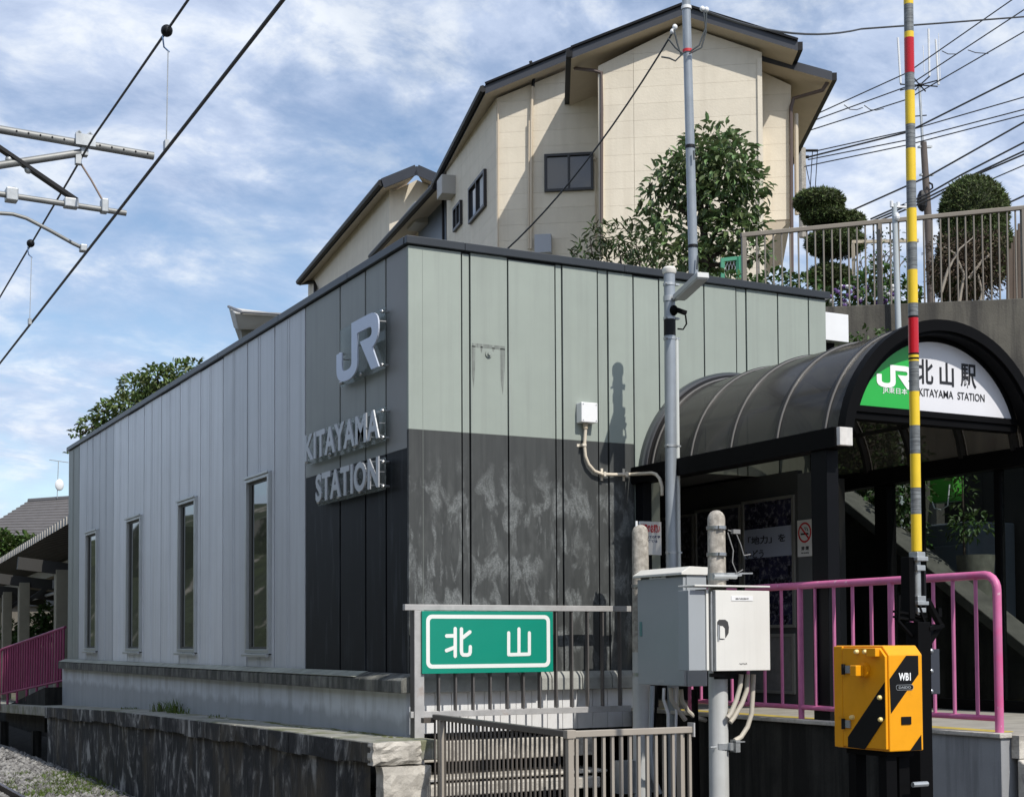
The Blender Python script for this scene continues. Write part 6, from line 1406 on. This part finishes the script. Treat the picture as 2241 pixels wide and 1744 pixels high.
for s in (.6, 3.2, 6.2, 9.2):
    p = n0+dr*s+sx*1.35+V((0,0,-.95)); MB().bar(p, p+dr*.9, .09, .09).build('lamp', white_paint, pr2); MB().bar(p+dr*.4+sx*-.5+V((0,0,.15)), p+dr*.55-sx*.5+V((0,0,.15)), .06, .2).build('hanger', galv, pr2)
for (x0_, x1_, y_, z0_, z1_, mt_) in ((onY(66, 1400, 36).x, onY(150, 1400, 36).x, 36, -1.0, .55, mat('pale_screen', (.42, .42, .40), .7)), (onY(-20, 1400, 40).x, onY(36, 1400, 40).x, 40, -1.0, .9, mat('dark_screen', (.05, .05, .05), .6))): MB().box(x0_, x1_, y_, y_+.2, z0_, z1_).build('rear_screen', mt_, pr2)
gb_ = thing('platform_bush', far(100, 1390, 46), 'pale green bush seen under the platform roof between its posts', 'bush')
mb = MB(); leafcloud(mb, [PB(x, y, 46, rx, ry) for x, y, rx, ry in ((80, 1370, 26, 24), (105, 1350, 24, 30), (118, 1375, 20, 24), (22, 1385, 20, 24), (60, 1395, 40, 20))], 900, .2, .12); mb.build('foliage', MT['garden_leaf'], gb_)
lr = thing('platform_railing', onY(70, 1540, 17), 'purple-pink bar railing beside a ramp at the left edge', 'railing')
plum = mat('plum_pink_paint', (.27, .045, .12), .5, var=.15, vs=6)
Y1, Y0 = 16.6, 19.8
ta, tb2 = onY(143, 1372, Y1), onY(6, 1420, Y0); ba, bb = onY(141, 1488, Y1), onY(4, 1518, Y0)
top = [ta, ta+(tb2-ta)*.5, tb2, tb2+V((-.03, .05, -.03)), tb2+V((-.05, .08, -.12)), V((tb2.x-.05, tb2.y+.08, bb.z-.35))]
MB().tube(top, .028, 10).build('top_rail', plum, lr, smooth=True); MB().tube([ba, bb], .022, 8).build('bottom_rail', plum, lr, smooth=True)
nb_ = 25
for i in range(nb_):
    t = (i+.5)/nb_; a = ta+(tb2-ta)*t; b = ba+(bb-ba)*t
    big = i % 4 == 2
    MB().tube([a, b if not big else b-V((0,0,.25))], .026 if big else .022, 7).build('post' if big else 'bar', plum, lr, smooth=True)
rampm = MB().hexa([V((-.35, 16.3, -1.0)), V((.6, 16.3, -1.0)), V((.6, 21, -1.0)), V((-.35, 21, -1.0)), V((-.35, 16.3, ba.z-.12)), V((.6, 16.3, ba.z-.12)), V((.6, 21, bb.z-.30)), V((-.35, 21, bb.z-.30))])
struct(rampm.build('platform_ramp', conc_dark))
# tiled house beyond the platform, satellite dish, hedge
th_ = thing('tiled_house', far(60, 1260, 70), 'distant house with a grey hipped tile roof at the left edge', 'house')
rt_ = mat('grey_roof_tile', (.115, .108, .108), .7, var=.12)
DR = 70; a, b, c, d = far(62, 1097, DR+4), far(230, 1085, DR+4), far(260, 1172, DR), far(-60, 1174, DR)
rows = 13
for k in range(rows):
    t0, t1 = k/rows, (k+1)/rows+.012
    P = [d+(a-d)*t0, c+(b-c)*t0, c+(b-c)*t1, d+(a-d)*t1]; up = V((0,0,.06)); MB().hexa([P[0]-up, P[1]-up, P[2]-up*2, P[3]-up*2, P[0]+up, P[1]+up, P[2]-up*.2, P[3]-up*.2]).build('tile_course', rt_, th_)
MB().tube([a, b], .14, 8).build('ridge', mat('ridge_tile', (.07, .07, .075), .6), th_); MB().tube([far(-60, 1176, DR-.1), far(260, 1174, DR-.1)], .12, 6).build('gutter', gutter, th_)
MB().prism([far(-60, 1178, DR+.8), far(260, 1176, DR+.8), far(260, 1500, DR+.8), far(-60, 1500, DR+.8)], V((2, 4, 0))).build('wall', mat('tan_wall', (.15, .135, .11), .8, var=.15, vs=.6), th_)
for px in (20, 95): MB().obox(far(px, 1290, DR+.7), _R*.9, V((0,.06,0)), V((0,0,.8))).build('window', hglass, th_)
ds = thing('satellite_dish', far(128, 1085, DR+3.8), 'white satellite dish with a thin aerial on the distant tiled roof', 'dish')
c = far(130, 1061, DR+3.8); MB().ball(c, .22, .10, .30, 14, 8).build('dish', white_paint, ds, smooth=True)
MB().tube([far(125, 1090, DR+3.8), far(126, 1062, DR+3.8), far(128, 1008, DR+3.8)], .02, 5).build('mast', galv, ds); MB().tube([far(108, 1006, DR+3.8), far(150, 1012, DR+3.8)], .02, 5).build('aerial', galv, ds)
hg = thing('ivy_hedge', far(40, 1230, 56), 'rough green creeper hedge above the platform roof at the left edge', 'hedge')
mb = MB(); leafcloud(mb, [PB(x, y, 56, rx, ry) for x, y, rx, ry in ((10, 1205, 60, 34), (60, 1195, 40, 26), (100, 1190, 34, 18), (40, 1225, 60, 30), (0, 1180, 30, 20))], 2200, .26, .16); mb.build('foliage', mat('creeper_leaf', (.06, .10, .02), .6, island=.5, trans=.2), hg)
bt_ = thing('rear_tree', far(310, 960, 42), 'spreading small-leaved tree rising behind the station roof at the left', 'tree')
mb = MB(); mb.tube([far(330, 1100, 42), far(330, 960, 42), far(300, 880, 42)], [.16, .12, .05], 8)
for pts in ([(330, 950), (380, 860), (420, 810)], [(325, 940), (260, 890), (220, 900)], [(330, 920), (345, 850), (345, 800)], [(320, 960), (210, 930), (170, 955)]): mb.tube([far(x, y, 42) for x, y in pts], [.06, .04, .015], 6)
mb.build('trunk', bark, bt_)
mb = MB(); leafcloud(mb, [PB(x, y, 42+random.uniform(-.6, .6), rx, ry) for x, y, rx, ry in ((345, 830, 44, 30), (390, 815, 36, 22), (300, 850, 40, 28), (425, 800, 22, 12), (290, 890, 50, 30), (350, 880, 50, 40), (240, 905, 38, 26), (205, 930, 34, 20), (175, 948, 22, 12), (260, 940, 50, 26), (152, 1000, 8, 16), (400, 850, 40, 24))], 3000, .20, .10, .2)
mb.build('crown', mat('small_tree_leaf', (.12, .165, .05), .5, island=.45, trans=.25), bt_)
